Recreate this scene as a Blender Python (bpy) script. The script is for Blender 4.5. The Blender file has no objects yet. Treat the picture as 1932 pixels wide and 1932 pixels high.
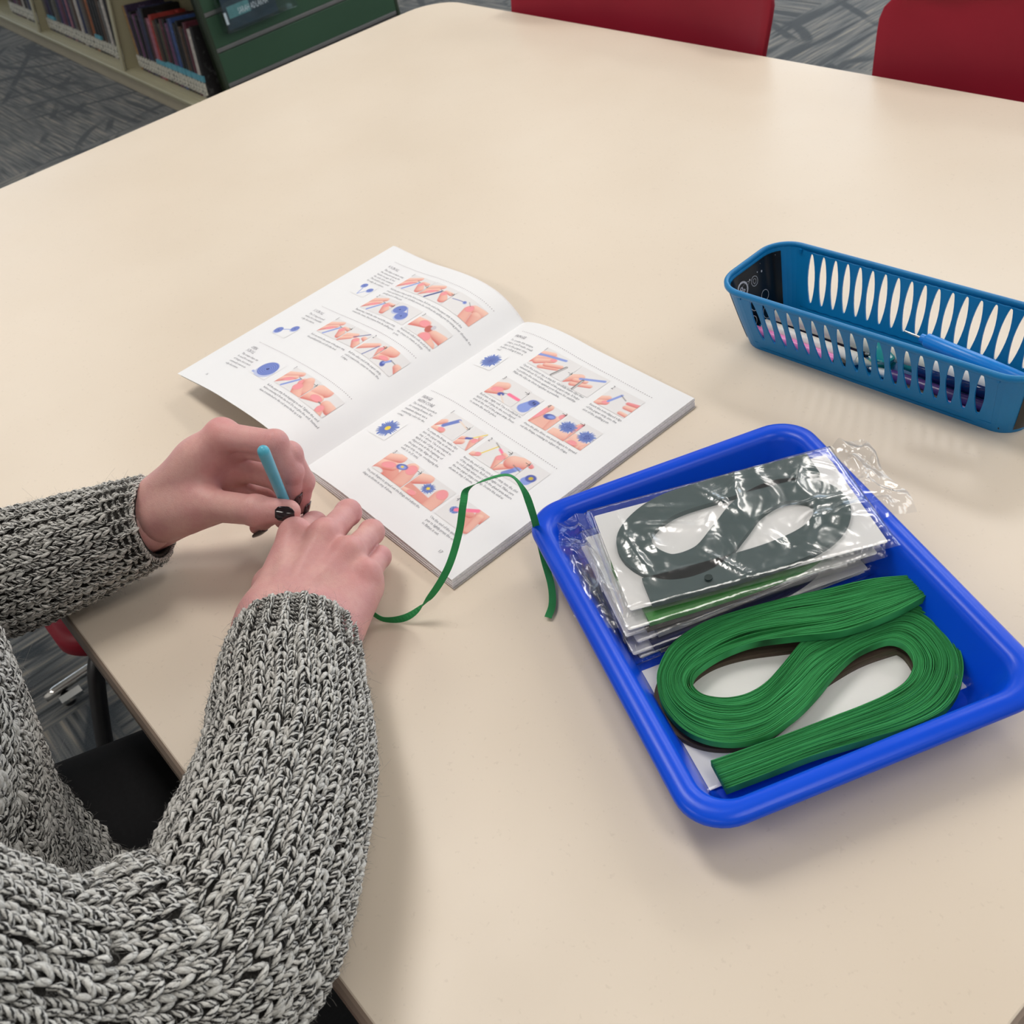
import bpy, math, random
import numpy as np
from mathutils import Vector, Matrix

S = bpy.context.scene
COL = S.collection
TZ = 0.74                                   # height of the table top

# ------------------------------------------------------------------ camera
CAM_LOC = (1.8255604, -0.0221383, 1.31)
CAM_R = ((0.63400447, 0.4187832, -0.65012227),      # columns: image right, image down, forward
         (0.75221087, -0.52908168, 0.39274849),
         (-0.17949132, -0.73803334, -0.65045343))
cd = bpy.data.cameras.new('camera')
cam = bpy.data.objects.new('camera', cd)
COL.objects.link(cam)
cam.matrix_world = Matrix(((CAM_R[0][0], -CAM_R[0][1], -CAM_R[0][2], CAM_LOC[0]),
                           (CAM_R[1][0], -CAM_R[1][1], -CAM_R[1][2], CAM_LOC[1]),
                           (CAM_R[2][0], -CAM_R[2][1], -CAM_R[2][2], CAM_LOC[2]),
                           (0, 0, 0, 1)))
cd.sensor_width = 36.0
cd.lens = 2000.0 / 1932.0 * 36.0
cd.clip_start = 0.02
cd.clip_end = 60
cd.dof.use_dof = True
cd.dof.focus_distance = 0.80
cd.dof.aperture_fstop = 19.0
S.camera = cam

# ------------------------------------------------------------------ view, world, lights
S.view_settings.view_transform = 'Standard'
S.view_settings.look = 'None'
S.view_settings.gamma = 1.0
S.view_settings.use_curve_mapping = False
S.view_settings.exposure = -0.78
W = bpy.data.worlds.new('world')
S.world = W
W.use_nodes = True
W.node_tree.nodes['Background'].inputs[0].default_value = (0.62, 0.78, 1.0, 1)
W.node_tree.nodes['Background'].inputs[1].default_value = 1.2

def area_light(name, loc, target, sx, sy, power, color):
    ld = bpy.data.lights.new(name, 'AREA')
    ld.shape = 'RECTANGLE'
    ld.size = sx
    ld.size_y = sy
    ld.energy = power
    ld.color = color
    o = bpy.data.objects.new(name, ld)
    COL.objects.link(o)
    o.location = loc
    d = Vector(target) - Vector(loc)
    o.rotation_euler = d.to_track_quat('-Z', 'Y').to_euler()
    return o

DAY = (0.80, 0.90, 1.0)
WARM = (1.0, 0.955, 0.905)
ROOM = (-7.2, 6.0, -3.6, 5.9, 3.0)           # x0 x1 y0 y1 height
# daylight through the windows of the far wall
for wx in (-2.6, -0.2, 2.2, 4.4):
    area_light('daylight', (wx, ROOM[3] - 0.02, 1.65), (wx, 0, 1.2), 1.9, 1.9, 52, DAY)
# daylight through the windows of the left wall
for wy in (-1.4, 1.2):
    area_light('daylight', (ROOM[0] + 0.02, wy, 1.65), (0, wy, 1.2), 1.9, 1.9, 26, DAY)
# the lamps of the recessed ceiling fittings
LAMPS = [(x, y) for x in (-4.6, -2.2, 0.2, 2.6, 5.0) for y in (-2.2, 0.4, 3.0, 5.2)]
for lx, ly in LAMPS:
    area_light('ceiling_lamp', (lx, ly, ROOM[4] - 0.035), (lx, ly, 0), 1.1, 0.5, {-4.6: 4, -2.2: 11, 0.2: 37, 2.6: 17, 5.0: 8}[lx], WARM)

# ------------------------------------------------------------------ helpers
RND = random.Random(7)
NP = np.random.default_rng(11)

def put(o, parent=None):
    COL.objects.link(o)
    if parent is not None:
        o.parent = parent
    return o

def tag(o, label=None, cat=None, group=None, kind=None):
    if label: o['label'] = label
    if cat: o['category'] = cat
    if group: o['group'] = group
    if kind: o['kind'] = kind
    return o

def thing(name, label, cat, loc=(0, 0, 0), rot=(0, 0, 0), group=None):
    o = bpy.data.objects.new(name, None)
    o.empty_display_size = 0.05
    o.location = loc
    o.rotation_euler = rot
    COL.objects.link(o)
    return tag(o, label, cat, group)

def wmat(o):
    m = o.matrix_basis.copy()
    p = o.parent
    while p is not None:
        m = p.matrix_basis @ m
        p = p.parent
    return m

def mk(name, verts, faces, mat, parent=None, world=False, smooth=True, uvs=None, cols=None):
    """one mesh object; world=True: the vertices are world coordinates"""
    v = np.asarray(verts, dtype=float).reshape(-1, 3)
    if world and parent is not None:
        m = np.array(wmat(parent).inverted())
        v = v @ m[:3, :3].T + m[:3, 3]
    me = bpy.data.meshes.new(name)
    me.from_pydata(v.tolist(), [], [tuple(int(i) for i in f) for f in faces])
    return fin(name, me, mat, parent, smooth, uvs, cols)

def mkq(name, verts, quads, mat, parent=None, world=False, smooth=True, uvs=None, cols=None):
    """fast path: quads as an (n,4) array"""
    v = np.asarray(verts, dtype=np.float32).reshape(-1, 3)
    if world and parent is not None:
        m = np.array(wmat(parent).inverted())
        v = (v @ m[:3, :3].T + m[:3, 3]).astype(np.float32)
    q = np.asarray(quads, dtype=np.int32)
    me = bpy.data.meshes.new(name)
    me.vertices.add(len(v))
    me.vertices.foreach_set('co', v.ravel())
    k = q.shape[1]
    me.loops.add(q.size)
    me.loops.foreach_set('vertex_index', q.ravel())
    me.polygons.add(len(q))
    me.polygons.foreach_set('loop_start', np.arange(0, q.size, k, dtype=np.int32))
    me.update(calc_edges=True)
    return fin(name, me, mat, parent, smooth, uvs, cols)

def fin(name, me, mat, parent, smooth, uvs, cols):
    if mat is not None:
        me.materials.append(mat)
    if smooth:
        me.polygons.foreach_set('use_smooth', np.ones(len(me.polygons), dtype=bool))
    if uvs is not None:                       # one uv per vertex
        li = np.empty(len(me.loops), dtype=np.int32)
        me.loops.foreach_get('vertex_index', li)
        lay = me.uv_layers.new(name='UVMap')
        lay.data.foreach_set('uv', np.asarray(uvs, dtype=np.float32)[li].ravel())
    if cols is not None:
        ca = me.color_attributes.new('Col', 'FLOAT_COLOR', 'POINT')
        c = np.ones((len(me.vertices), 4), dtype=np.float32)
        c[:, :3] = cols
        ca.data.foreach_set('color', c.ravel())
    me.update()
    o = bpy.data.objects.new(name, me)
    return put(o, parent)

def autosmooth(o, deg=35):
    m = o.modifiers.new('wn', 'EDGE_SPLIT')
    m.split_angle = math.radians(deg)
    return o

def bev(o, w=0.002, seg=2, ang=40):
    m = o.modifiers.new('bevel', 'BEVEL')
    m.width = w
    m.segments = seg
    m.limit_method = 'ANGLE'
    m.angle_limit = math.radians(ang)
    return o

def grid_faces(nu, nv, closed_u=False, closed_v=False):
    """vertex (i,j) at i*nv+j"""
    iu = np.arange(nu if closed_u else nu - 1)
    jv = np.arange(nv if closed_v else nv - 1)
    I, J = np.meshgrid(iu, jv, indexing='ij')
    I2, J2 = (I + 1) % nu, (J + 1) % nv
    return np.stack([I * nv + J, I2 * nv + J, I2 * nv + J2, I * nv + J2], -1).reshape(-1, 4)

def box_vf(x0, x1, y0, y1, z0, z1):
    v = [(x0, y0, z0), (x1, y0, z0), (x1, y1, z0), (x0, y1, z0), (x0, y0, z1), (x1, y0, z1), (x1, y1, z1), (x0, y1, z1)]
    f = [(3, 2, 1, 0), (4, 5, 6, 7), (0, 1, 5, 4), (1, 2, 6, 5), (2, 3, 7, 6), (3, 0, 4, 7)]
    return v, f

def box(name, x0, x1, y0, y1, z0, z1, mat, parent=None, world=False, bw=0.0):
    v, f = box_vf(x0, x1, y0, y1, z0, z1)
    o = mk(name, v, f, mat, parent, world, smooth=False)
    if bw: bev(o, bw)
    return o

def catmull(P, n):
    """smooth polyline through P, n samples, even in the parameter"""
    P = np.asarray(P, float)
    Q = np.vstack([2 * P[0] - P[1], P, 2 * P[-1] - P[-2]])
    m = len(P) - 1
    T = np.linspace(0, m - 1e-9, n)
    i = np.floor(T).astype(int)
    t = (T - i)[:, None]
    a, b, c, d = Q[i], Q[i + 1], Q[i + 2], Q[i + 3]
    return 0.5 * (2 * b + (c - a) * t + (2 * a - 5 * b + 4 * c - d) * t ** 2 + (3 * b - a - 3 * c + d) * t ** 3)

def resample(P, n):
    P = np.asarray(P, float)
    d = np.r_[0, np.cumsum(np.linalg.norm(np.diff(P[:, :3], axis=0), axis=1))]
    x = np.linspace(0, d[-1], n)
    return np.stack([np.interp(x, d, P[:, k]) for k in range(P.shape[1])], 1)

def unit(v):
    v = np.asarray(v, float)
    return v / np.maximum(np.linalg.norm(v, axis=-1, keepdims=True), 1e-12)

def frames(P, up=(0, 0, 1)):
    T = unit(np.gradient(P, axis=0))
    A = unit(np.cross(T, np.asarray(up, float)[None, :]))
    B = np.cross(A, T)
    return T, A, B

def tube(P, R, sides=10, cap=True, up=(0, 0, 1)):
    """verts, faces of a tube along the points P with radii R"""
    P = np.asarray(P, float)
    n = len(P)
    R = np.broadcast_to(np.asarray(R, float), (n,))
    T, A, B = frames(P, up)
    ph = np.linspace(0, 2 * math.pi, sides, endpoint=False)
    V = P[:, None] + R[:, None, None] * (np.cos(ph)[None, :, None] * A[:, None] + np.sin(ph)[None, :, None] * B[:, None])
    F = grid_faces(n, sides, closed_v=True).tolist()
    V = V.reshape(-1, 3)
    if cap:
        F.append(list(range(sides)))
        F.append([(n - 1) * sides + k for k in range(sides)][::-1])
    return V, F

def lathe_along(p0, p1, prof, sides=16):
    """prof: list of (distance along p0->p1 as fraction, radius)"""
    p0, p1 = np.asarray(p0, float), np.asarray(p1, float)
    t = np.array([a for a, _ in prof])
    P = p0 + (p1 - p0) * t[:, None]
    d = unit(p1 - p0)
    up = np.array((0, 0, 1.0)) if abs(d[2]) < 0.9 else np.array((0, 1.0, 0))
    A = unit(np.cross(d, up))
    B = np.cross(A, d)
    ph = np.linspace(0, 2 * math.pi, sides, endpoint=False)
    R = np.array([r for _, r in prof])
    V = P[:, None] + R[:, None, None] * (np.cos(ph)[None, :, None] * A + np.sin(ph)[None, :, None] * B)
    F = grid_faces(len(t), sides, closed_v=True).tolist()
    F.append(list(range(sides)))
    F.append([(len(t) - 1) * sides + k for k in range(sides)][::-1])
    return V.reshape(-1, 3), F

def rrect(hx, hy, r, n=8):
    """rounded rectangle, counter-clockwise"""
    out = []
    for cx, cy, a0 in ((hx - r, hy - r, 0), (-hx + r, hy - r, 90), (-hx + r, -hy + r, 180), (hx - r, -hy + r, 270)):
        for k in range(n + 1):
            a = math.radians(a0 + 90 * k / n)
            out.append((cx + r * math.cos(a), cy + r * math.sin(a)))
    return np.array(out)

def join_vf(parts):
    V, F, o = [], [], 0
    for v, f in parts:
        v = np.asarray(v, float)
        V.append(v)
        F += [[i + o for i in q] for q in f]
        o += len(v)
    return np.vstack(V), F

# ------------------------------------------------------------------ materials
def srgb(r, g, b):
    f = lambda c: (c / 255 / 12.92) if c / 255 <= 0.04045 else ((c / 255 + 0.055) / 1.055) ** 2.4
    return (f(r), f(g), f(b))

class NT:
    """small wrapper for building node trees"""
    def __init__(self, name):
        self.m = bpy.data.materials.new(name)
        self.m.use_nodes = True
        self.t = self.m.node_tree
        self.b = self.t.nodes['Principled BSDF']
        self.out = self.t.nodes['Material Output']
    def n(self, kind, **kw):
        x = self.t.nodes.new(kind)
        for k, v in kw.items():
            if k.startswith('i_'):
                key = k[2:]
                x.inputs[int(key) if key.isdigit() else key.replace('_', ' ')].default_value = v
            else:
                setattr(x, k, v)
        return x
    def l(self, a, b):
        self.t.links.new(a, b)
    def set(self, **kw):
        for k, v in kw.items():
            i = self.b.inputs[k.replace('_', ' ')]
            if isinstance(v, tuple) and len(v) == 3 and i.type == 'RGBA': v = (*v, 1)
            i.default_value = v
    def obj(self):
        return self.n('ShaderNodeTexCoord').outputs['Object']
    def noise(self, scale, detail=3, vec=None, rough=0.5, dist=0.0):
        x = self.n('ShaderNodeTexNoise')
        x.inputs['Scale'].default_value = scale
        x.inputs['Detail'].default_value = detail
        x.inputs['Roughness'].default_value = rough
        x.inputs['Distortion'].default_value = dist
        if vec is not None: self.l(vec, x.inputs['Vector'])
        return x.outputs[0]
    def ramp(self, src, stops, interp='LINEAR'):
        x = self.n('ShaderNodeValToRGB')
        x.color_ramp.interpolation = interp
        e = x.color_ramp.elements
        while len(e) > 1: e.remove(e[-1])
        for i, (p, c) in enumerate(stops):
            if i == 0: el = e[0]; el.position = p
            else: el = e.new(p)
            if not isinstance(c, tuple): c = (c, c, c)
            el.color = (*c, 1)
        self.l(src, x.inputs[0])
        return x.outputs[0]
    def math(self, op, a, b=None, c=None):
        x = self.n('ShaderNodeMath', operation=op)
        for i, s in enumerate((a, b, c)):
            if s is None: continue
            if isinstance(s, (int, float)): x.inputs[i].default_value = s
            else: self.l(s, x.inputs[i])
        return x.outputs[0]
    def mix(self, fac, a, b, blend='MIX'):
        x = self.n('ShaderNodeMix', data_type='RGBA', blend_type=blend)
        for s, i in ((fac, 0), (a, 6), (b, 7)):
            if isinstance(s, (int, float)): x.inputs[i].default_value = s
            elif isinstance(s, tuple): x.inputs[i].default_value = (*s, 1)
            else: self.l(s, x.inputs[i])
        return x.outputs[2]
    def mapping(self, vec, scale=(1, 1, 1), rot=(0, 0, 0)):
        x = self.n('ShaderNodeMapping')
        x.inputs['Scale'].default_value = scale
        x.inputs['Rotation'].default_value = rot
        self.l(vec, x.inputs['Vector'])
        return x.outputs[0]
    def bump(self, h, strength=0.3, dist=0.001):
        x = self.n('ShaderNodeBump')
        x.inputs['Strength'].default_value = strength
        x.inputs['Distance'].default_value = dist
        self.l(h, x.inputs['Height'])
        self.l(x.outputs[0], self.b.inputs['Normal'])
        return x

def plain(name, col, rough=0.5, metal=0.0, spec=0.5, var=0.04, nscale=40, bump=0.0, bscale=300, coat=0.0):
    """a surface of one colour with a little procedural unevenness"""
    t = NT(name)
    t.set(Roughness=rough, Metallic=metal, Specular_IOR_Level=spec, Coat_Weight=coat)
    o = t.obj()
    a = tuple(max(0, c * (1 - var)) for c in col)
    b = tuple(min(1, c * (1 + var)) for c in col)
    t.l(t.ramp(t.noise(nscale, 3, o), [(0.3, a), (0.7, b)]), t.b.inputs['Base Color'])
    if bump:
        t.bump(t.noise(bscale, 2, o), bump, 0.0005)
    return t.m
# ------------------------------------------------------------------ the room
def carpet_material():
    t = NT('carpet')
    o = t.obj()
    # fine streaks that change direction from patch to patch
    sA = t.noise(1.0, 3, t.mapping(o, (5, 110, 1)))
    sB = t.noise(1.0, 3, t.mapping(o, (110, 5, 1), (0, 0, 0.35)))
    vor = t.n('ShaderNodeTexVoronoi', distance='CHEBYCHEV')
    vor.inputs['Scale'].default_value = 1.7
    vor.inputs['Randomness'].default_value = 0.6
    t.l(o, vor.inputs['Vector'])
    sep = t.n('ShaderNodeSeparateColor')
    t.l(vor.outputs['Color'], sep.inputs[0])
    pick = t.math('GREATER_THAN', sep.outputs[0], 0.5)
    streak = t.mix(pick, sA, sB)
    base = t.ramp(streak, [(0.34, srgb(40, 44, 47)), (0.46, srgb(82, 86, 88)), (0.56, srgb(106, 106, 104)), (0.68, srgb(140, 134, 122))])
    # dark bands along and across
    bA = t.noise(1.0, 2, t.mapping(o, (1.6, 24, 1)), 0.4)
    bB = t.noise(1.0, 2, t.mapping(o, (24, 1.6, 1), (0, 0, 0.35)), 0.4)
    band = t.ramp(t.mix(pick, bA, bB), [(0.36, 1.0), (0.42, 0.0)])
    # dark arcs: fragments of rings about scattered centres, and broken straight lines
    v2 = t.n('ShaderNodeTexVoronoi')
    v2.inputs['Scale'].default_value = 1.15
    t.l(o, v2.inputs['Vector'])
    def comb(x, freq, half):
        fr = t.math('FRACT', t.math('MULTIPLY', x, freq))
        return t.ramp(t.math('ABSOLUTE', t.math('SUBTRACT', fr, 0.5)), [(half, 1.0), (half * 1.7, 0.0)])
    brk = t.ramp(t.noise(2.6, 2, o), [(0.47, 0.0), (0.53, 1.0)])
    arcs = t.math('MULTIPLY', comb(v2.outputs['Distance'], 6.5, 0.075), brk)
    sx = t.n('ShaderNodeSeparateXYZ'); t.l(t.mapping(o, (1, 1, 1), (0, 0, 0.5)), sx.inputs[0])
    brk2 = t.ramp(t.noise(1.9, 2, t.mapping(o, (1, 1, 1), (0, 0, 1.0))), [(0.50, 0.0), (0.56, 1.0)])
    lines = t.math('MULTIPLY', comb(sx.outputs[0], 5.2, 0.05), brk2)
    lines = t.math('MAXIMUM', lines, t.math('MULTIPLY', comb(sx.outputs[1], 3.7, 0.04), brk))
    dark = t.math('MAXIMUM', t.math('MAXIMUM', band, arcs), lines)
    col = t.mix(t.math('MULTIPLY', dark, 0.88), base, srgb(30, 40, 48))
    t.l(col, t.b.inputs['Base Color'])
    t.set(Roughness=0.9, Specular_IOR_Level=0.35, Sheen_Weight=0.2)
    t.bump(t.noise(420, 2, o), 0.6, 0.003)
    return t.m

M_CARPET = carpet_material()
M_WALL = plain('wall_paint', (0.62, 0.60, 0.56), 0.8, var=0.02, nscale=3)
M_CEIL = plain('ceiling_tile', (0.74, 0.73, 0.70), 0.9, var=0.03, nscale=60)
M_TRIMW = plain('white_trim', (0.7, 0.7, 0.68), 0.5)
x0, x1, y0, y1, RH = ROOM

def struct(o):
    o['kind'] = 'structure'
    return o
struct(box('floor', x0 - 0.2, x1 + 0.2, y0 - 0.2, y1 + 0.2, -0.1, 0.0, M_CARPET))
struct(box('ceiling', x0 - 0.2, x1 + 0.2, y0 - 0.2, y1 + 0.2, RH, RH + 0.1, M_CEIL))
struct(box('wall_right', x1, x1 + 0.2, y0, y1, 0, RH, M_WALL))
struct(box('wall_front', x0, x1, y0 - 0.2, y0, 0, RH, M_WALL))
M_GLASS = NT('window_glass')
M_GLASS.set(Roughness=0.02, Transmission_Weight=1.0, IOR=1.02)
M_GLASS = M_GLASS.m

def wall_with_windows(name, axis, at, a0, a1, centres, w, z0, z1, out):
    """wall along one axis with rectangular openings"""
    P = []
    def bb(u0, u1, zz0, zz1):
        if axis == 'x': P.append(box_vf(u0, u1, min(at, at + out), max(at, at + out), zz0, zz1))
        else: P.append(box_vf(min(at, at + out), max(at, at + out), u0, u1, zz0, zz1))
    bb(a0, a1, 0, z0)
    bb(a0, a1, z1, RH)
    e = a0
    for c in sorted(centres):
        bb(e, c - w / 2, z0, z1)
        e = c + w / 2
    bb(e, a1, z0, z1)
    v, f = join_vf(P)
    struct(mk(name, v, f, M_WALL, smooth=False))
WIN = 0
def window(axis, at, c, w, z0, z1, out):
    global WIN
    WIN += 1
    q = []
    def bb(u0, u1, d0, d1, zz0, zz1):
        if axis == 'x': return box_vf(u0, u1, min(d0, d1), max(d0, d1), zz0, zz1)
        return box_vf(min(d0, d1), max(d0, d1), u0, u1, zz0, zz1)
    d0, d1 = at + out * 0.4, at + out * 0.7
    t = 0.05
    for u0, u1, a, b in ((c - w / 2, c + w / 2, z0, z0 + t), (c - w / 2, c + w / 2, z1 - t, z1),
                         (c - w / 2, c - w / 2 + t, z0 + t, z1 - t), (c + w / 2 - t, c + w / 2, z0 + t, z1 - t),
                         (c - t / 2, c + t / 2, z0 + t, z1 - t)):
        q.append(bb(u0, u1, d0, d1, a, b))
    v, f = join_vf(q)
    fr = struct(mk('window_%d' % WIN, v, f, M_TRIMW, smooth=False))
    dm = (d0 + d1) / 2
    for s in (-1, 1):
        a, b = (c - w / 2 + t, c - t / 2) if s < 0 else (c + t / 2, c + w / 2 - t)
        v, f = bb(a, b, dm - 0.004, dm + 0.004, z0 + t, z1 - t)
        mk('pane', v, f, M_GLASS, fr, smooth=False)
wall_with_windows('wall_back', 'x', y1, x0, x1, (-2.6, -0.2, 2.2, 4.4), 2.0, 0.65, 2.65, 0.2)
for c in (-2.6, -0.2, 2.2, 4.4): window('x', y1, c, 2.0, 0.65, 2.65, 0.2)
wall_with_windows('wall_left', 'y', x0, y0, y1, (-1.4, 1.2), 2.0, 0.65, 2.65, -0.2)
for c in (-1.4, 1.2): window('y', x0, c, 2.0, 0.65, 2.65, -0.2)
for n_, a in (('baseboard_back', (x0, x1, y1 - 0.015, y1)), ('baseboard_front', (x0, x1, y0, y0 + 0.015)),
              ('baseboard_left', (x0, x0 + 0.015, y0 + 0.02, y1 - 0.02)), ('baseboard_right', (x1 - 0.015, x1, y0 + 0.02, y1 - 0.02))):
    struct(box(n_, *a, 0, 0.1, plain('baseboard', (0.08, 0.085, 0.09), 0.6)))
M_DIFF = NT('lamp_diffuser')
M_DIFF.set(Roughness=0.4, Base_Color=(0.85, 0.85, 0.83), Emission_Color=(1.0, 0.95, 0.87), Emission_Strength=3.0)
M_DIFF = M_DIFF.m
for i, (lx, ly) in enumerate(LAMPS):
    v = [(lx - 0.6, ly - 0.3, RH), (lx + 0.6, ly - 0.3, RH), (lx + 0.6, ly + 0.3, RH), (lx - 0.6, ly + 0.3, RH)]
    q = [box_vf(lx - 0.6, lx + 0.6, ly - 0.3, ly - 0.27, RH - 0.03, RH), box_vf(lx - 0.6, lx + 0.6, ly + 0.27, ly + 0.3, RH - 0.03, RH),
         box_vf(lx - 0.6, lx - 0.57, ly - 0.27, ly + 0.27, RH - 0.03, RH), box_vf(lx + 0.57, lx + 0.6, ly - 0.27, ly + 0.27, RH - 0.03, RH)]
    vv, ff = join_vf(q)
    o = struct(mk('trim_%d' % (i + 1), vv, ff, M_TRIMW, smooth=False))
    box('lamp_diffuser', lx - 0.57, lx + 0.57, ly - 0.27, ly + 0.27, RH - 0.02, RH, M_DIFF, o)
# ------------------------------------------------------------------ the table
TL, TW = 1.7475, 1.1905
table = thing('table', 'large cream laminate table with rounded corners and a dark edge band', 'table', (TL / 2, TW / 2, 0))
def table_material():
    t = NT('cream_laminate')
    o = t.obj()
    c = t.ramp(t.noise(5, 3, o), [(0.3, srgb(226, 211, 192)), (0.7, srgb(230, 216, 198))])
    sp = t.noise(260, 2, o)
    c = t.mix(t.ramp(sp, [(0.66, 0.0), (0.75, 0.12)]), c, srgb(150, 130, 110))
    t.l(c, t.b.inputs['Base Color'])
    t.set(Roughness=0.36, Specular_IOR_Level=0.5)
    r = t.ramp(t.noise(9, 4, o), [(0.3, 0.32), (0.7, 0.42)])
    t.l(r, t.b.inputs['Roughness'])
    return t.m
M_TABLE = table_material()
M_BAND = plain('edge_band', srgb(158, 140, 126), 0.45, var=0.05)
M_CHROME = plain('chrome', (0.82, 0.80, 0.77), 0.16, 1.0)
M_BLACKM = plain('black_metal', (0.016, 0.016, 0.018), 0.4, 0.2)
pl = rrect(TL / 2, TW / 2, 0.075, 12) + np.array([TL / 2, TW / 2])
def slab(name, poly, prof, mat, parent):
    """closed slab from an outline; prof = list of (inset, z) from the top centre ring down"""
    c = poly.mean(0)
    V, n = [], len(poly)
    d = np.gradient(np.vstack([poly[-1], poly, poly[0]]), axis=0)[1:-1]
    nr = unit(np.stack([d[:, 1], -d[:, 0]], 1))
    for ins, z in prof:
        p = poly - nr * ins
        V.append(np.c_[p, np.full(n, z)])
    F = []
    for k in range(len(prof) - 1):
        for i in range(n):
            j = (i + 1) % n
            F.append([k * n + i, k * n + j, (k + 1) * n + j, (k + 1) * n + i][::-1])
    F.append(list(range(n)))
    F.append([(len(prof) - 1) * n + i for i in range(n)][::-1])
    return mk(name, np.vstack(V), F, mat, parent, world=True, smooth=False)
slab('tabletop', pl, [(0.0014, TZ), (0.0004, TZ - 0.0006), (0.0004, TZ - 0.0011), (0.004, TZ - 0.0014), (0.004, TZ - 0.027)], M_TABLE, table)
slab('edge_band', pl, [(0.0006, TZ - 0.0012), (-0.0016, TZ - 0.0030), (-0.0040, TZ - 0.0080), (-0.0050, TZ - 0.0140), (-0.0042, TZ - 0.0200), (-0.0018, TZ - 0.0260), (0.0012, TZ - 0.028), (0.02, TZ - 0.028)], M_BAND, table)
for lx in (0.26, TL - 0.26):
    for ly in (TW / 2 - 0.17, TW / 2 + 0.17):
        v, f = tube([(lx, ly, 0.035), (lx, ly, 0.712)], 0.022, 16)
        autosmooth(mk('leg', v, f, M_CHROME, table, world=True))
    P = [(lx, -0.080, 0.026), (lx, -0.06, 0.029), (lx, 0.1, 0.032), (lx, TW / 2, 0.034), (lx, TW - 0.1, 0.032), (lx, TW + 0.06, 0.029), (lx, TW + 0.085, 0.026)]
    v, f = tube(P, [0.007, 0.009, 0.0095, 0.0095, 0.0095, 0.009, 0.007], 12)
    mk('foot', v, f, M_CHROME, table, world=True)
    for py in (-0.05, TW + 0.04):
        v, f = lathe_along((lx + .012, py, 0), (lx + .012, py, 0.022), [(0, .010), (.3, .011), (.7, .011), (1, .008)], 14)
        mk('glide', v, f, M_BLACKM, table, world=True)
        v, f = box_vf(lx + .018, lx + .036, py - .012, py + .026, 0.020, 0.027)
        mk('glide_plate', v, f, M_CHROME, table, world=True, smooth=False)

# ------------------------------------------------------------------ the red chairs
M_RED = NT('red_plastic')
_o = M_RED.obj()
M_RED.l(M_RED.ramp(M_RED.noise(6, 2, _o), [(0.3, srgb(132, 17, 37)), (0.7, srgb(142, 20, 42))]), M_RED.b.inputs['Base Color'])
M_RED.set(Roughness=0.45, Specular_IOR_Level=0.28)
M_RED.bump(M_RED.noise(700, 2, _o), 0.12, 0.0004)
M_RED = M_RED.m
PROF = np.array([(.235, .425), (.215, .446), (.16, .452), (.05, .444), (-.06, .438), (-.15, .442), (-.198, .462), (-.224, .515), (-.243, .60), (-.262, .70), (-.279, .79), (-.287, .83)])
def chair_shell():
    nu, nv = 44, 31
    C_ = catmull(PROF, nu)
    tt = np.linspace(0, 1, nu)
    # half width along the profile, rounded at both ends
    hw = np.interp(tt, [0, .1, .35, .55, .72, .9, 1], [.225, .245, .25, .235, .27, .285, .275])
    e0 = np.clip(tt / 0.10, 0, 1); e1 = np.clip((1 - tt) / 0.09, 0, 1)
    hw = hw - 0.06 * (1 - np.sqrt(1 - (1 - e0) ** 2)) - 0.075 * (1 - np.sqrt(1 - (1 - e1) ** 2))
    v = np.linspace(-1, 1, nv)
    T = unit(np.gradient(C_, axis=0))
    N = np.stack([T[:, 1], -T[:, 0]], 1)          # towards the sitter
    N = -N
    if N[4, 1] < 0: N = -N
    dish = np.interp(tt, [0, .15, .5, .65, 1], [.012, .02, .03, .05, .03])
    V = np.zeros((nu, nv, 3))
    V[..., 0] = hw[:, None] * v[None]
    k = dish[:, None] * (np.abs(v)[None] ** 2.4)
    V[..., 1] = C_[:, 0][:, None] + N[:, 0][:, None] * k
    V[..., 2] = C_[:, 1][:, None] + N[:, 1][:, None] * k
    return V.reshape(-1, 3), grid_faces(nu, nv)
_shell = None
def chair(loc, rz, label, group):
    global _shell
    c = thing('chair', label, 'chair', loc, (0, 0, rz), group)
    if _shell is None:
        v, f = chair_shell()
        o = mkq('seat_shell', v, f, M_RED, c)
        s = o.modifiers.new('solid', 'SOLIDIFY'); s.thickness = 0.009; s.offset = -1
        b = o.modifiers.new('bevel', 'BEVEL'); b.width = 0.003; b.segments = 2; b.limit_method = 'ANGLE'
        legs = []
        for sx in (-1, 1):
            for fy in (1, -1):
                P = catmull([(sx * .11, fy * .10, .425), (sx * .17, fy * .135, .425), (sx * .205, fy * .155, .41), (sx * .222, fy * .175, .36), (sx * .245, fy * .21, .18), (sx * .265, fy * .24, .012)], 26)
                vv, ff = tube(P, 0.0125, 12)
                legs.append(mk('leg', vv, ff, M_BLACKM, c))
                v2, f2 = lathe_along((sx * .265, fy * .24, 0), (sx * .265, fy * .24, .03), [(0, .014), (.1, .017), (.9, .016), (1, .012)], 12)
                mk('foot_cap', v2, f2, M_BLACKM, legs[-1])
        _shell = c
    else:
        for ch in _shell.children:
            n = ch.copy(); put(n, c)
            for g in ch.children:
                n2 = g.copy(); put(n2, n)
    return c
chair((0.500, 0.975, 0), math.radians(181.5), 'red plastic chair across the table, the one nearer the bookshelf', 'red chairs at the table')
chair((1.235, 0.985, 0), math.radians(179.5), 'red plastic chair across the table, behind the slotted blue basket', 'red chairs at the table')
STOOL = thing('stool', 'low red stool with bent black legs pushed under the table edge below the left sleeve', 'stool', (0.50, 0.215, 0))
_r = rrect(0.240, 0.232, 0.05, 8)
_pr = [(0.02, .425), (0.004, .427), (0.0, .434), (0.0, .448), (0.003, .456), (0.012, .460), (0.06, .457), (0.14, .452)]
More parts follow.
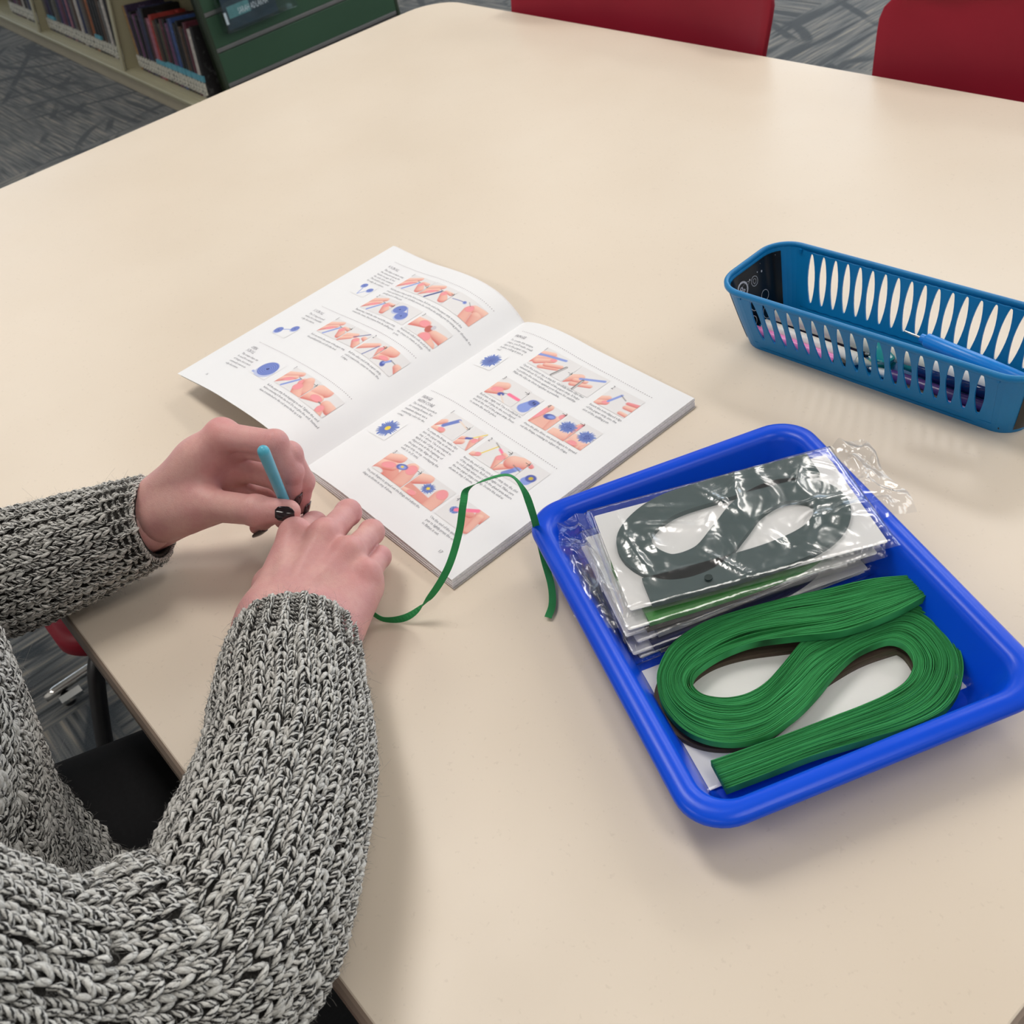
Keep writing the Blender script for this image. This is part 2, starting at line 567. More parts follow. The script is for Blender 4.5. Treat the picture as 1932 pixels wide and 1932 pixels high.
_V = np.vstack([np.c_[rrect(0.240 - i_, 0.232 - i_, max(0.05 - i_ * .4, .01), 8), np.full(len(_r), z_)] for i_, z_ in _pr])
_n = len(_r)
_F = grid_faces(len(_pr), _n, closed_v=True).tolist() + [list(range(_n))[::-1], [(len(_pr) - 1) * _n + k for k in range(_n)]]
autosmooth(mk('seat', _V, _F, M_RED, STOOL), 60)
for sx in (-1, 1):
    for sy in (-1, 1):
        P = catmull([(sx * .12, sy * .10, .42), (sx * .19, sy * .17, .42), (sx * .222, sy * .205, .412), (sx * .238, sy * .228, .375), (sx * .258, sy * .262, .29), (sx * .285, sy * .305, .15), (sx * .305, sy * .335, .012)], 30)
        vv, ff = tube(P, 0.0108, 12)
        lg = mk('leg', vv, ff, M_BLACKM, STOOL)
        vv, ff = lathe_along((sx * .305, sy * .335, 0), (sx * .305, sy * .335, .03), [(0, .016), (.1, .019), (.9, .018), (1, .014)], 12)
        mk('foot_cap', vv, ff, M_BLACKM, lg)
chair((1.155, -0.345, 0), math.radians(0), 'red plastic chair under the seated person in the knitted sweater', 'red chairs at the table')

# ------------------------------------------------------------------ the bookshelf
M_SHELF = plain('cream_shelf', srgb(168, 162, 134), 0.5, var=0.03, nscale=8)
M_SHELFD = plain('shelf_kick', srgb(176, 166, 144), 0.55, var=0.05, nscale=8)
SH = thing('bookshelf', 'low cream metal library bookshelf full of thin books with white spine labels', 'bookshelf', (-2.05, 1.431, 0), (0, 0, math.radians(-2.4)))
# local frame: -x along the front, +y into the shelf
SL = 3.12
box('kick_board', -SL, 0.0, 0.012, 0.03, 0.0, 0.062, M_SHELFD, SH, bw=0.003)
v, f = join_vf([box_vf(-SL, 0, 0.0, 0.034, 0.062, 0.078)])
o = mk('shelf_lip', v, f, M_SHELF, SH, smooth=False); bev(o, 0.004)
def tilt_box(x0, x1, ya, za, yb, zb, th):
    d = unit(np.array([yb - ya, zb - za])); n = np.array([-d[1], d[0]]) * th
    P = [(ya, za), (yb, zb), (yb + n[0], zb + n[1]), (ya + n[0], za + n[1])]
    v = [(x0, *p) for p in P] + [(x1, *p) for p in P]
    return v, [(0, 1, 2, 3), (7, 6, 5, 4), (0, 4, 5, 1), (1, 5, 6, 2), (2, 6, 7, 3), (3, 7, 4, 0)]
BAYS = (-0.02, -0.815, -1.98, -3.10)
v, f = tilt_box(-SL, -0.004, 0.03, 0.070, 0.34, 0.030, 0.012)
mk('bottom_shelf', v, f, M_SHELF, SH, smooth=False)
box('back_panel', -SL, -0.02, 0.345, 0.36, 0.0, 1.2, M_SHELF, SH)
box('upper_shelf', -SL, -0.02, 0.10, 0.345, 0.52, 0.54, M_SHELF, SH)
box('top_shelf', -SL, -0.02, 0.10, 0.345, 1.18, 1.2, M_SHELF, SH)
for bx in BAYS[1:]:
    v = [(bx - .004, .02, .064), (bx + .004, .02, .064), (bx - .004, .10, .5), (bx + .004, .10, .5), (bx - .004, .35, .5), (bx + .004, .35, .5), (bx - .004, .35, .03), (bx + .004, .35, .03)]
    f = [(0, 1, 3, 2), (2, 3, 5, 4), (4, 5, 7, 6), (0, 6, 7, 1), (0, 2, 4, 6), (1, 7, 5, 3)]
    o = mk('divider', v, f, M_SHELF, SH, smooth=False)
    v, f = join_vf([tilt_box(bx - .016, bx + .016, .012, .066, .1, .52, .006)])
    mk('divider_edge', v, f, M_SHELF, o, smooth=False)

# slatwall panel at the end of the shelf
M_GREEN = plain('green_laminate', srgb(44, 74, 52), 0.45, var=0.05, nscale=4)
M_GREEND = plain('green_edge', srgb(38, 50, 32), 0.5)
M_ALU = plain('aluminium', srgb(128, 126, 124), 0.35, 0.6)
PN = thing('slatwall_panel', 'green slatwall end panel with aluminium rails at the end of the bookshelf', 'display panel', (-2.045, 1.545, 0), (0, 0, math.radians(1.0)))
zb = 0.045
rails = tuple(0.113 + 0.1235 * k for k in range(9))
for k, z in enumerate(rails):
    z1 = rails[k + 1] - 0.008 if k + 1 < len(rails) else 1.2
    box('slat_board', 0.0, 0.016, 0.012, 0.80, z + 0.010, z1, M_GREEN, PN, bw=0.0015)
    box('rail', -0.004, 0.013, 0.012, 0.80, z - 0.006, z + 0.009, M_ALU, PN, bw=0.002)
box('panel_core', -0.03, -0.005, 0.0, 0.812, 0.0, 1.2, M_GREEND, PN)
box('edge_strip', -0.03, 0.018, 0.0, 0.012, 0.0, 1.2, M_GREEND, PN)
box('edge_strip', -0.03, 0.018, 0.80, 0.812, 0.0, 1.2, M_GREEND, PN)
box('base_board', -0.01, 0.012, 0.012, 0.80, 0.0, 0.103, M_ALU, PN)

def clear_material(name, tint=(1, 1, 1), gloss=0.16, rough=0.04, bump=0.0, bscale=60, stretch=(1, 1, 1)):
    """thin clear plastic: see-through with a skin of reflection"""
    t = NT(name)
    tr = t.n('ShaderNodeBsdfTransparent'); tr.inputs[0].default_value = (*tint, 1)
    gl = t.n('ShaderNodeBsdfGlossy'); gl.inputs['Roughness'].default_value = rough
    fr = t.n('ShaderNodeLayerWeight'); fr.inputs['Blend'].default_value = 0.5
    fac = t.math('MINIMUM', t.math('ADD', t.math('MULTIPLY', t.math('POWER', fr.outputs['Facing'], 3.5), 0.85), gloss * 0.5 + 0.045), 0.9)
    mx = t.n('ShaderNodeMixShader')
    t.l(fac, mx.inputs[0]); t.l(tr.outputs[0], mx.inputs[1]); t.l(gl.outputs[0], mx.inputs[2])
    t.l(mx.outputs[0], t.out.inputs['Surface'])
    if bump:
        b = t.n('ShaderNodeBump'); b.inputs['Strength'].default_value = bump; b.inputs['Distance'].default_value = 0.002
        o = t.mapping(t.obj(), stretch)
        h = t.math('ADD', t.noise(bscale, 3, o, 0.5, 1.5), t.math('MULTIPLY', t.noise(bscale * 3.1, 2, o), 0.35))
        t.l(h, b.inputs['Height'])
        t.l(b.outputs[0], gl.inputs['Normal']); t.l(b.outputs[0], fr.inputs['Normal'])
    return t.m
M_ACRYL = clear_material('clear_acrylic', (0.92, 0.96, 0.96), 0.02, 0.03)
SG = thing('brochure_holder', 'clear acrylic brochure holder hooked on the green slatwall panel', 'brochure holder', (-2.028, 1.60, 0.29), (0, 0, math.radians(1.0)))
box('holder_front', 0.045, 0.048, 0.0, 0.30, 0.0, 0.10, M_ACRYL, SG)
box('holder_base', 0.0, 0.045, 0.0, 0.30, 0.0, 0.003, M_ACRYL, SG)
box('holder_side', 0.0, 0.045, 0.0, 0.003, 0.003, 0.10, M_ACRYL, SG)
box('holder_side', 0.0, 0.045, 0.297, 0.30, 0.003, 0.10, M_ACRYL, SG)
box('holder_back', 0.008, 0.011, 0.003, 0.297, 0.003, 0.16, M_ACRYL, SG)
M_BROCH = plain('brochure_navy', srgb(42, 58, 70), 0.4, var=0.25, nscale=14)
M_TEAL = plain('brochure_teal', srgb(96, 146, 150), 0.4, var=0.2, nscale=30)
M_WHITEP = plain('printed_white', srgb(240, 238, 246), 0.6)
BR = thing('brochure', 'dark teal brochure with white lettering standing in the acrylic holder', 'brochure', (-2.010, 1.605, 0.294), (0, 0, math.radians(1.0)))
box('cover', 0.0, 0.006, 0.015, 0.225, 0.0, 0.19, M_BROCH, BR)
box('teal_panel', 0.006, 0.0065, 0.03, 0.12, 0.035, 0.075, M_TEAL, BR)
box('white_tab', 0.006, 0.0068, 0.012, 0.022, 0.02, 0.06, M_WHITEP, BR, bw=0.002)
# ------------------------------------------------------------------ the library books, one by one
NTH = ('first', 'second', 'third', 'fourth', 'fifth', 'sixth', 'seventh', 'eighth', 'ninth', 'tenth', 'eleventh', 'twelfth', 'thirteenth', 'fourteenth', 'fifteenth',
       'sixteenth', 'seventeenth', 'eighteenth', 'nineteenth', 'twentieth', 'twenty-first', 'twenty-second', 'twenty-third', 'twenty-fourth', 'twenty-fifth', 'twenty-sixth',
       'twenty-seventh', 'twenty-eighth', 'twenty-ninth', 'thirtieth', 'thirty-first', 'thirty-second', 'thirty-third', 'thirty-fourth', 'thirty-fifth', 'thirty-sixth')
SPINES = {'dark purple': (52, 40, 66), 'black': (24, 22, 24), 'maroon': (82, 36, 48), 'navy': (40, 46, 78), 'plum': (96, 58, 92), 'brown': (74, 56, 44), 'grey': (92, 90, 88),
          'tan': (150, 118, 76), 'orange': (150, 84, 44), 'blue': (52, 76, 128), 'red': (150, 54, 50), 'pink': (150, 96, 112), 'white': (180, 174, 168), 'olive': (70, 68, 50)}
BOOKM = {}
def spine_material(k):
    if k not in BOOKM:
        t = NT(k.replace(' ', '_') + '_cover')
        o = t.obj()
        c = srgb(*SPINES[k])
        lt = tuple(min(1, x * 1.9 + 0.03) for x in c)
        n = t.noise(1.0, 3, t.mapping(o, (120, 40, 42)))
        t.l(t.ramp(n, [(0.50, c), (0.60, tuple(x * 0.6 for x in c)), (0.68, lt)]), t.b.inputs['Base Color'])
        t.set(Roughness=0.42)
        BOOKM[k] = t.m
    return BOOKM[k]
M_PAGES = plain('page_block', srgb(176, 168, 150), 0.9, var=0.12, nscale=200)
def label_material():
    t = NT('spine_label')
    o = t.obj()
    n = t.noise(1.0, 1, t.mapping(o, (260, 10, 150)))
    t.l(t.ramp(n, [(0.54, srgb(206, 203, 190)), (0.58, srgb(92, 92, 90))]), t.b.inputs['Base Color'])
    t.set(Roughness=0.6)
    return t.m
M_LABEL = label_material()
M_CYAN = plain('cyan_band', srgb(84, 150, 168), 0.5, var=0.1, nscale=80)
TILT = math.radians(7.4)
SHM = wmat(SH)
def book(xl, thick, h, dep, kind, lean, cyan, label):
    """xl: local x of the left side on the shelf"""
    y = 0.062
    z = 0.070 + 0.0125 - (y - 0.03) * 0.129
    loc = SHM @ Vector((xl, y, z))
    b = thing('library_book', label, 'book', loc, (0, 0, 0), 'thin library books on the low shelf')
    b.matrix_basis = Matrix.Translation(loc) @ Matrix.Rotation(math.radians(-2.4), 4, 'Z') @ Matrix.Rotation(-TILT, 4, 'X') @ Matrix.Rotation(lean, 4, 'Y')
    t = thick
    v, f = join_vf([box_vf(0, 0.0016, 0.002, dep, 0, h), box_vf(t - 0.0016, t, 0.002, dep, 0, h),
                    tuple(tube([(t / 2, 0.003, 0.0), (t / 2, 0.003, h)], t / 2 - 0.0002, 8, up=(0, 1, 0)))])
    V = np.array(v); k = 16
    V[k:, 1] = 0.003 + (V[k:, 1] - 0.003) * 0.35
    o = mk('cover', V, f, spine_material(kind), b, smooth=False)
    box('page_block', 0.0017, t - 0.0017, 0.006, dep - 0.004, 0.003, h - 0.004, M_PAGES, b)
    yb = -0.0012 - t * 0.16
    box('spine_label', t * 0.13, t * 0.87, yb, yb + 0.012, 0.012, 0.058, M_LABEL, b)
    if cyan:
        box('cyan_band', 0.0006, t - 0.0006, yb + 0.0002, yb + 0.012, 0.0585, 0.058 + cyan, M_CYAN, b)
rb = random.Random(21)
BAYN = ('bay beside the green panel', 'middle bay', 'far left bay')
ORDER0 = ['tan', 'dark purple', 'black', 'plum', 'black', 'dark purple', 'navy', 'black', 'maroon', 'pink', 'red', 'brown', 'black', 'olive', 'maroon', 'black', 'plum', 'navy', 'blue', 'black', 'black', 'brown', 'black', 'maroon', 'white', 'black', 'dark purple', 'black']
ORDER1 = ['grey', 'dark purple', 'navy', 'black', 'grey', 'olive', 'navy', 'plum', 'maroon', 'navy', 'pink', 'dark purple', 'grey', 'brown', 'white', 'navy', 'grey', 'brown', 'orange', 'black', 'black', 'black', 'brown', 'grey', 'white', 'black', 'brown', 'red', 'white', 'brown', 'black', 'grey', 'brown', 'black', 'grey', 'brown', 'black', 'maroon']
ORDER2 = ['grey', 'brown', 'black', 'plum', 'grey', 'maroon', 'brown', 'white', 'black', 'grey', 'navy', 'white', 'brown', 'grey', 'plum', 'black', 'white', 'grey']
for bay, order in enumerate((ORDER0, ORDER1, ORDER2)):
    xr, xl = BAYS[bay] - 0.012, BAYS[bay + 1] + 0.03
    if bay == 2: xl = BAYS[2] - 0.62
    x = xl
    i = 0
    while i < min(len(order), len(NTH)):
        th = rb.uniform(0.021, 0.029) if bay == 0 else rb.uniform(0.030, 0.042)
        if x + th > xr: break
        k = order[i]
        lean = 0.0
        h = rb.uniform(0.215, 0.255)
        if bay == 0:
            lean = math.radians(-9) if i < 2 else math.radians(-6) if i < 5 else math.radians(-rb.uniform(1, 3))
            if i in (0,): x += 0.045
        cy = 0
        if (bay == 0 and i > 8) or (bay == 1 and i in (1, 2, 3, 19, 20)): cy = 0.022 if bay == 0 and i > 12 else 0.016
        book(x, th, h, rb.uniform(0.14, 0.17), k, lean, cy,
             '%s spined library book, %s from the left in the %s' % (k, NTH[i], BAYN[bay]))
        x += th + rb.uniform(0.0006, 0.002)
        i += 1
# ------------------------------------------------------------------ the blue tray
M_TRAY = NT('blue_plastic')
_o = M_TRAY.obj()
M_TRAY.l(M_TRAY.ramp(M_TRAY.noise(9, 2, _o), [(0.3, srgb(2, 72, 216)), (0.7, srgb(4, 80, 226))]), M_TRAY.b.inputs['Base Color'])
M_TRAY.set(Roughness=0.30, Specular_IOR_Level=0.3)
M_TRAY.bump(M_TRAY.noise(900, 2, _o), 0.1, 0.0003)
M_TRAY = M_TRAY.m
TRC = np.array((1.4865, 0.3545))
TRA = math.radians(-21.9)
tray = thing('tray', 'bright blue plastic tray with rounded corners holding bags of paper strips', 'tray', (TRC[0], TRC[1], TZ), (0, 0, TRA))
def trw(a, b, z):
    """tray coordinates (long, short, height above the table) to world"""
    a = np.asarray(a, float); b = np.asarray(b, float)
    c, s = math.cos(TRA), math.sin(TRA)
    return np.stack([TRC[0] + c * a - s * b, TRC[1] + s * a + c * b, TZ + z + 0 * a], -1)
HX, HY, CR = 0.1545, 0.1175, 0.030
def tray_loops(prof):
    V = []
    for ins, z in prof:
        p = rrect(HX - ins, HY - ins, max(CR - ins * 0.6, 0.006), 10)
        V.append(np.c_[p, np.full(len(p), z)])
    n = len(V[0])
    F = grid_faces(len(prof), n, closed_v=True).tolist()
    return np.vstack(V), F, n
V_, F_, n_ = tray_loops([(0.0300, 0.0), (0.0285, 0.0006), (0.0175, 0.030), (0.0155, 0.0335), (0.003, 0.0318), (0.0012, 0.0322), (0.0, 0.0345), (0.0006, 0.0372), (0.003, 0.0392), (0.0075, 0.0402), (0.0120, 0.0396), (0.0150, 0.0375), (0.0168, 0.034), (0.0275, 0.0065), (0.0292, 0.0036), (0.033, 0.0026)])
F_.append(list(range(n_))[::-1]); F_.append([15 * n_ + k for k in range(n_)])
o = mk('shell', V_, F_, M_TRAY, tray)
autosmooth(o, 60)

# ------------------------------------------------------------------ the bags of quilling strips
def paper_strip_material(name, c0, c1, across=260.0):
    """edges of many stacked strips: fine lines along the band (uv.x along, uv.y across)"""
    t = NT(name)
    uv = t.n('ShaderNodeTexCoord').outputs['UV']
    a = t.noise(1.0, 2, t.mapping(uv, (3.0, across, 1)))
    b = t.noise(1.0, 2, t.mapping(uv, (1.5, across * 0.28, 1)))
    c = t.math('ADD', t.math('MULTIPLY', a, 0.55), t.math('MULTIPLY', b, 0.45))
    t.l(t.ramp(c, [(0.36, tuple(x * 0.35 for x in c0)), (0.45, c0), (0.6, c1)]), t.b.inputs['Base Color'])
    t.set(Roughness=0.75, Specular_IOR_Level=0.25)
    t.bump(c, 0.5, 0.0006)
    return t.m
M_DKGREEN = plain('dark_green_paper', srgb(62, 84, 84), 0.7, var=0.06, nscale=120)
M_LTGREEN = plain('light_green_paper', srgb(70, 152, 66), 0.7, var=0.06, nscale=120)
M_BROWN = paper_strip_material('brown_paper', srgb(78, 62, 54), srgb(96, 78, 68), 120)
M_NAVY = plain('navy_paper', srgb(40, 44, 92), 0.7)
M_GREYP = plain('grey_paper', srgb(150, 150, 148), 0.7)
M_CARD = plain('white_card', srgb(250, 249, 247), 0.6, var=0.004)
M_BAG = clear_material('clear_bag', (0.985, 0.985, 0.99), 0.26, 0.20, bump=0.8, bscale=20, stretch=(1, 1, 1))
M_BAGLOW = clear_material('clear_bag_smooth', (0.985, 0.985, 0.99), 0.03, 0.16, bump=0.22, bscale=30)
M_BAGFLAP = clear_material('clear_bag_flap', (0.95, 0.955, 0.97), 0.08, 0.16, bump=0.35, bscale=30)

def s_curve(L, Wd, n=150):
    """centre line of an S shaped coil of strips, in pack coordinates (long, short)"""
    a, b = L / 2, Wd / 2
    P = [(0.86 * a, 0.80 * b), (0.55 * a, 0.80 * b), (0.05 * a, 0.80 * b), (-0.45 * a, 0.72 * b), (-0.76 * a, 0.36 * b), (-0.80 * a, -0.08 * b), (-0.62 * a, -0.48 * b),
         (-0.32 * a, -0.46 * b), (-0.06 * a, -0.10 * b), (0.18 * a, 0.26 * b), (0.48 * a, 0.42 * b), (0.74 * a, 0.20 * b), (0.78 * a, -0.20 * b), (0.58 * a, -0.58 * b),
         (0.20 * a, -0.76 * b), (-0.35 * a, -0.80 * b), (-0.86 * a, -0.80 * b)]
    return resample(catmull(P, 400), n)
def band(P2, w, z0, z1, to_world):
    """flat band with thickness along a 2-D line; returns verts, faces, uvs"""
    P2 = np.asarray(P2, float)
    T = unit(np.gradient(P2, axis=0)); N = np.stack([-T[:, 1], T[:, 0]], 1)
    w = np.broadcast_to(np.asarray(w, float), (len(P2),))[:, None]
    K = 5
    s = np.linspace(-1, 1, K)
    rows, uv = [], []
    d = np.r_[0, np.cumsum(np.linalg.norm(np.diff(P2, axis=0), axis=1))]
    prof = [(-1, 0)] + [(x, 1) for x in s] + [(1, 0)]
    for x, h in prof:
        q = P2 + N * w * 0.5 * x
        rows.append(to_world(q[:, 0], q[:, 1], z1 if h else z0))
        uv.append(np.stack([d * 10, np.full(len(d), x * 0.5 + (0.0 if h else 0.1 * x))], 1))
    V = np.stack(rows, 1); U = np.stack(uv, 1)
    F = grid_faces(len(P2), len(prof)).tolist()
    m = len(prof)
    F.append(list(range(m))); F.append([(len(P2) - 1) * m + k for k in range(m)][::-1])
    return V.reshape(-1, 3), F, U.reshape(-1, 2)

def pack(name, label, c, ang, L, Wd, z, paper, crinkle, seed, line=None, bag=True, lw=0.024):
    """a white card with an S of strips on it in a clear bag; returns the thing"""
    ca, sa = math.cos(ang), math.sin(ang)
    def w(a, b, h):
        a = np.asarray(a, float); b = np.asarray(b, float)
        return np.stack([c[0] + ca * a - sa * b, c[1] + sa * a + ca * b, TZ + z + h + 0 * a], -1)
    p = thing(name, label, 'paper pack', (c[0], c[1], TZ + z), (0, 0, ang), 'bags of quilling strips in the tray')
    q = rrect(L / 2 - 0.004, Wd / 2 - 0.004, 0.001, 1)
    vv = np.vstack([w(q[:, 0], q[:, 1], 0.0004), w(q[:, 0], q[:, 1], 0.0009)])
    n = len(q)
    ff = [list(range(n, 2 * n)), list(range(n))[::-1]] + [[i, (i + 1) % n, n + (i + 1) % n, n + i] for i in range(n)]
    mk('card', vv, ff, M_CARD, p, world=True, smooth=False)
    if line is None: v, f, uv = band(s_curve(L * 0.93, Wd * 0.93), lw, 0.001, 0.0052, w)
    else: v, f, uv = band(line, lw, 0.001, 0.0052, lambda a, b, h: np.stack([a, b, TZ + z + h + 0 * a], -1))
    o = mk('paper_coil', v, f, paper, p, world=True, uvs=uv)
    autosmooth(o, 50)
    if bag:
        g = np.random.default_rng(seed)
        nu, nv = 84, 50
        u = np.linspace(-1, 1, nu); vv = np.linspace(-1, 1, nv)
        U, Vv = np.meshgrid(u, vv, indexing='ij')
        h = 0.0066 * np.ones_like(U)
        edge = np.minimum((1 - np.abs(U)) * L / 2, (1 - np.abs(Vv)) * Wd / 2)
        h = 0.0012 + (h - 0.0012) * np.clip(edge / 0.004, 0, 1) ** 0.6
        for k in range(60):
            a = g.uniform(0, math.pi); fx, fy = math.cos(a), math.sin(a)
            cx, cy = g.uniform(-1, 1), g.uniform(-1, 1)
            X = ((U - cx) * L / 2 * fx + (Vv - cy) * Wd / 2 * fy) / g.uniform(0.006, 0.028)
            Y = (-(U - cx) * L / 2 * fy + (Vv - cy) * Wd / 2 * fx) / g.uniform(0.002, 0.005)
            h = h + crinkle * g.uniform(-0.3, 1.0) * np.exp(-X ** 2 - Y ** 2) * np.clip(edge / 0.004, 0, 1)
        X, Y = U * (L / 2 + 0.002), Vv * (Wd / 2 + 0.002)
        mkq('clear_bag', w(X, Y, h).reshape(-1, 3), grid_faces(nu, nv), M_BAG if z > 0.03 else M_BAGLOW, p, world=True)
    return p, w
def flap(p, w, a0, a1, b0, b1, zs, seed, nu=26, nv=26):
    """loose end of a bag: a crumpled strip from a0 to a1 (long), b0 to b1 (short); zs = heights along a"""
    g = np.random.default_rng(seed)
    u = np.linspace(0, 1, nu); v = np.linspace(0, 1, nv)
    U, Vv = np.meshgrid(u, v, indexing='ij')
    z = np.interp(U, np.linspace(0, 1, len(zs)), zs)
    for k in range(26):
        a = g.uniform(-0.5, 0.5); cx, cy = g.uniform(0, 1), g.uniform(0, 1)
        X = ((U - cx) * math.cos(a) + (Vv - cy) * math.sin(a)) / g.uniform(0.1, 0.5)
        Y = (-(U - cx) * math.sin(a) + (Vv - cy) * math.cos(a)) / g.uniform(0.03, 0.09)
        z = z + g.uniform(0, 0.0045) * np.exp(-X ** 2 - Y ** 2) * np.clip(U * 3, 0, 1)
    wob = 0.002 * np.sin(Vv * 9 + seed) * U
    return mkq('bag_flap', w(a0 + (a1 - a0) * U + wob, b0 + (b1 - b0) * Vv, z).reshape(-1, 3), grid_faces(nu, nv), M_BAGFLAP, p, world=True)

A68 = TRA + math.pi / 2
COIL_EDGES = [(1.5486, 0.4368, 1.5682, 0.4278, 0.027), (1.5324, 0.4193, 1.5607, 0.3989, 0.027), (1.5153, 0.3941, 1.5465, 0.3694, 0.026), (1.4976, 0.3695, 1.525, 0.347, 0.024), (1.4804, 0.3437, 1.507, 0.3284, 0.021), (1.4678, 0.3194, 1.4975, 0.3105, 0.019), (1.4647, 0.294, 1.4938, 0.295, 0.018), (1.4727, 0.2727, 1.4943, 0.2842, 0.018), (1.484, 0.2604, 1.4993, 0.2776, 0.018), (1.4987, 0.2518, 1.5083, 0.2759, 0.018), (1.5178, 0.248, 1.5172, 0.2797, 0.018), (1.5349, 0.2517, 1.5245, 0.2862, 0.018), (1.5492, 0.2619, 1.5302, 0.2966, 0.018), (1.5589, 0.2773, 1.5324, 0.3101, 0.018), (1.5623, 0.2962, 1.5309, 0.3262, 0.018), (1.5629, 0.3104, 1.5291, 0.3396, 0.018), (1.5618, 0.327, 1.5277, 0.3549, 0.018), (1.5598, 0.3431, 1.5332, 0.3686, 0.018), (1.5596, 0.3637, 1.5429, 0.3886, 0.018), (1.5644, 0.3802, 1.5533, 0.4078, 0.018), (1.57, 0.3888, 1.5632, 0.4227, 0.018), (1.5789, 0.3903, 1.5804, 0.423, 0.018), (1.5876, 0.3855, 1.6007, 0.4128, 0.018), (1.5926, 0.3779, 1.6143, 0.3993, 0.018), (1.5951, 0.3658, 1.6227, 0.381, 0.018), (1.5923, 0.3505, 1.6245, 0.3622, 0.018), (1.5865, 0.3339, 1.6178, 0.3407, 0.018), (1.5796, 0.317, 1.6061, 0.318, 0.018), (1.5685, 0.2885, 1.5901, 0.2863, 0.019), (1.5578, 0.2643, 1.5782, 0.2582, 0.019), (1.5475, 0.2408, 1.5677, 0.2319, 0.02)]
_ce = catmull(COIL_EDGES, 150)
_cl = (_ce[:, 0:2] + _ce[:, 2:4]) / 2
# lower half of the tray: one brown pack on the floor; upper half: a stack of six
pb, wb = pack('strip_pack', 'clear bag with a white card and brown paper coil under the loose green coil', trw(0.056, -0.002, 0)[:2], A68, 0.192, 0.112, 0.0032, M_BROWN, 0.0005, 3, line=_cl[:122] + np.array((0.0012, -0.0066)), lw=0.021)
flap(pb, wb, 0.096, 0.106, -0.045, 0.05, [0.001, 0.004, 0.009], 5)
stack = [(0.0032, 0.2, M_GREYP, 'grey'), (0.0102, -1.2, M_NAVY, 'navy'), (0.0172, 1.0, M_GREYP, 'pale grey'), (0.0242, -4.5, M_BROWN, 'brown')]
LBL = ['clear bag of grey paper strips, bottom of the stack in the tray', 'clear bag of navy paper strips, second from the bottom of the tray stack',
       'clear bag of pale grey paper strips, third from the bottom of the tray stack', 'clear bag of brown paper strips, third from the top in the tray']
for k, (z, da, pm, nm) in enumerate(stack):
    p, w = pack('strip_pack', LBL[k], trw(-0.056 + 0.003 * math.sin(k * 2.1), 0.004 - 0.004 * (k % 2), 0)[:2], A68 + math.radians(da * 0.6), 0.186, 0.106, z, pm, 0.0005, 20 + k)
    flap(p, w, -0.094, -0.106 - 0.003 * k, -0.045, 0.042, [0.002, 0.001, 0.006], 30 + k, 16, 20)
A_top = math.radians(60.6)
pg, wg = pack('strip_pack', 'clear bag of bright green paper strips just under the dark green bag', (1.4395, 0.3780), math.radians(63.6), 0.188, 0.108, 0.0312, M_LTGREEN, 0.0008, 7)
flap(pg, wg, -0.095, -0.113, -0.045, 0.05, [0.001, 0.003, 0.001], 41)
pt, wt = pack('strip_pack', 'clear crinkled bag of dark green paper strips on top of the stack', (1.4385, 0.3885), A_top, 0.190, 0.110, 0.0392, M_DKGREEN, 0.0024, 9, lw=0.025)
flap(pt, wt, -0.096, -0.121, -0.03, 0.056, [0.001, 0.004, -0.001, -0.003], 43)
flap(pt, wt, 0.096, 0.122, -0.03, 0.058, [0.001, 0.003, 0.001, 0.0], 44)
v, f = lathe_along(wt(-0.034, -0.046, 0.0070), wt(-0.034, -0.046, 0.0078), [(0, .0028), (1, .0028)], 18)
mk('hang_hole', v, f, plain('dark_hole', srgb(18, 38, 36), 0.6), pt, world=True, smooth=False)

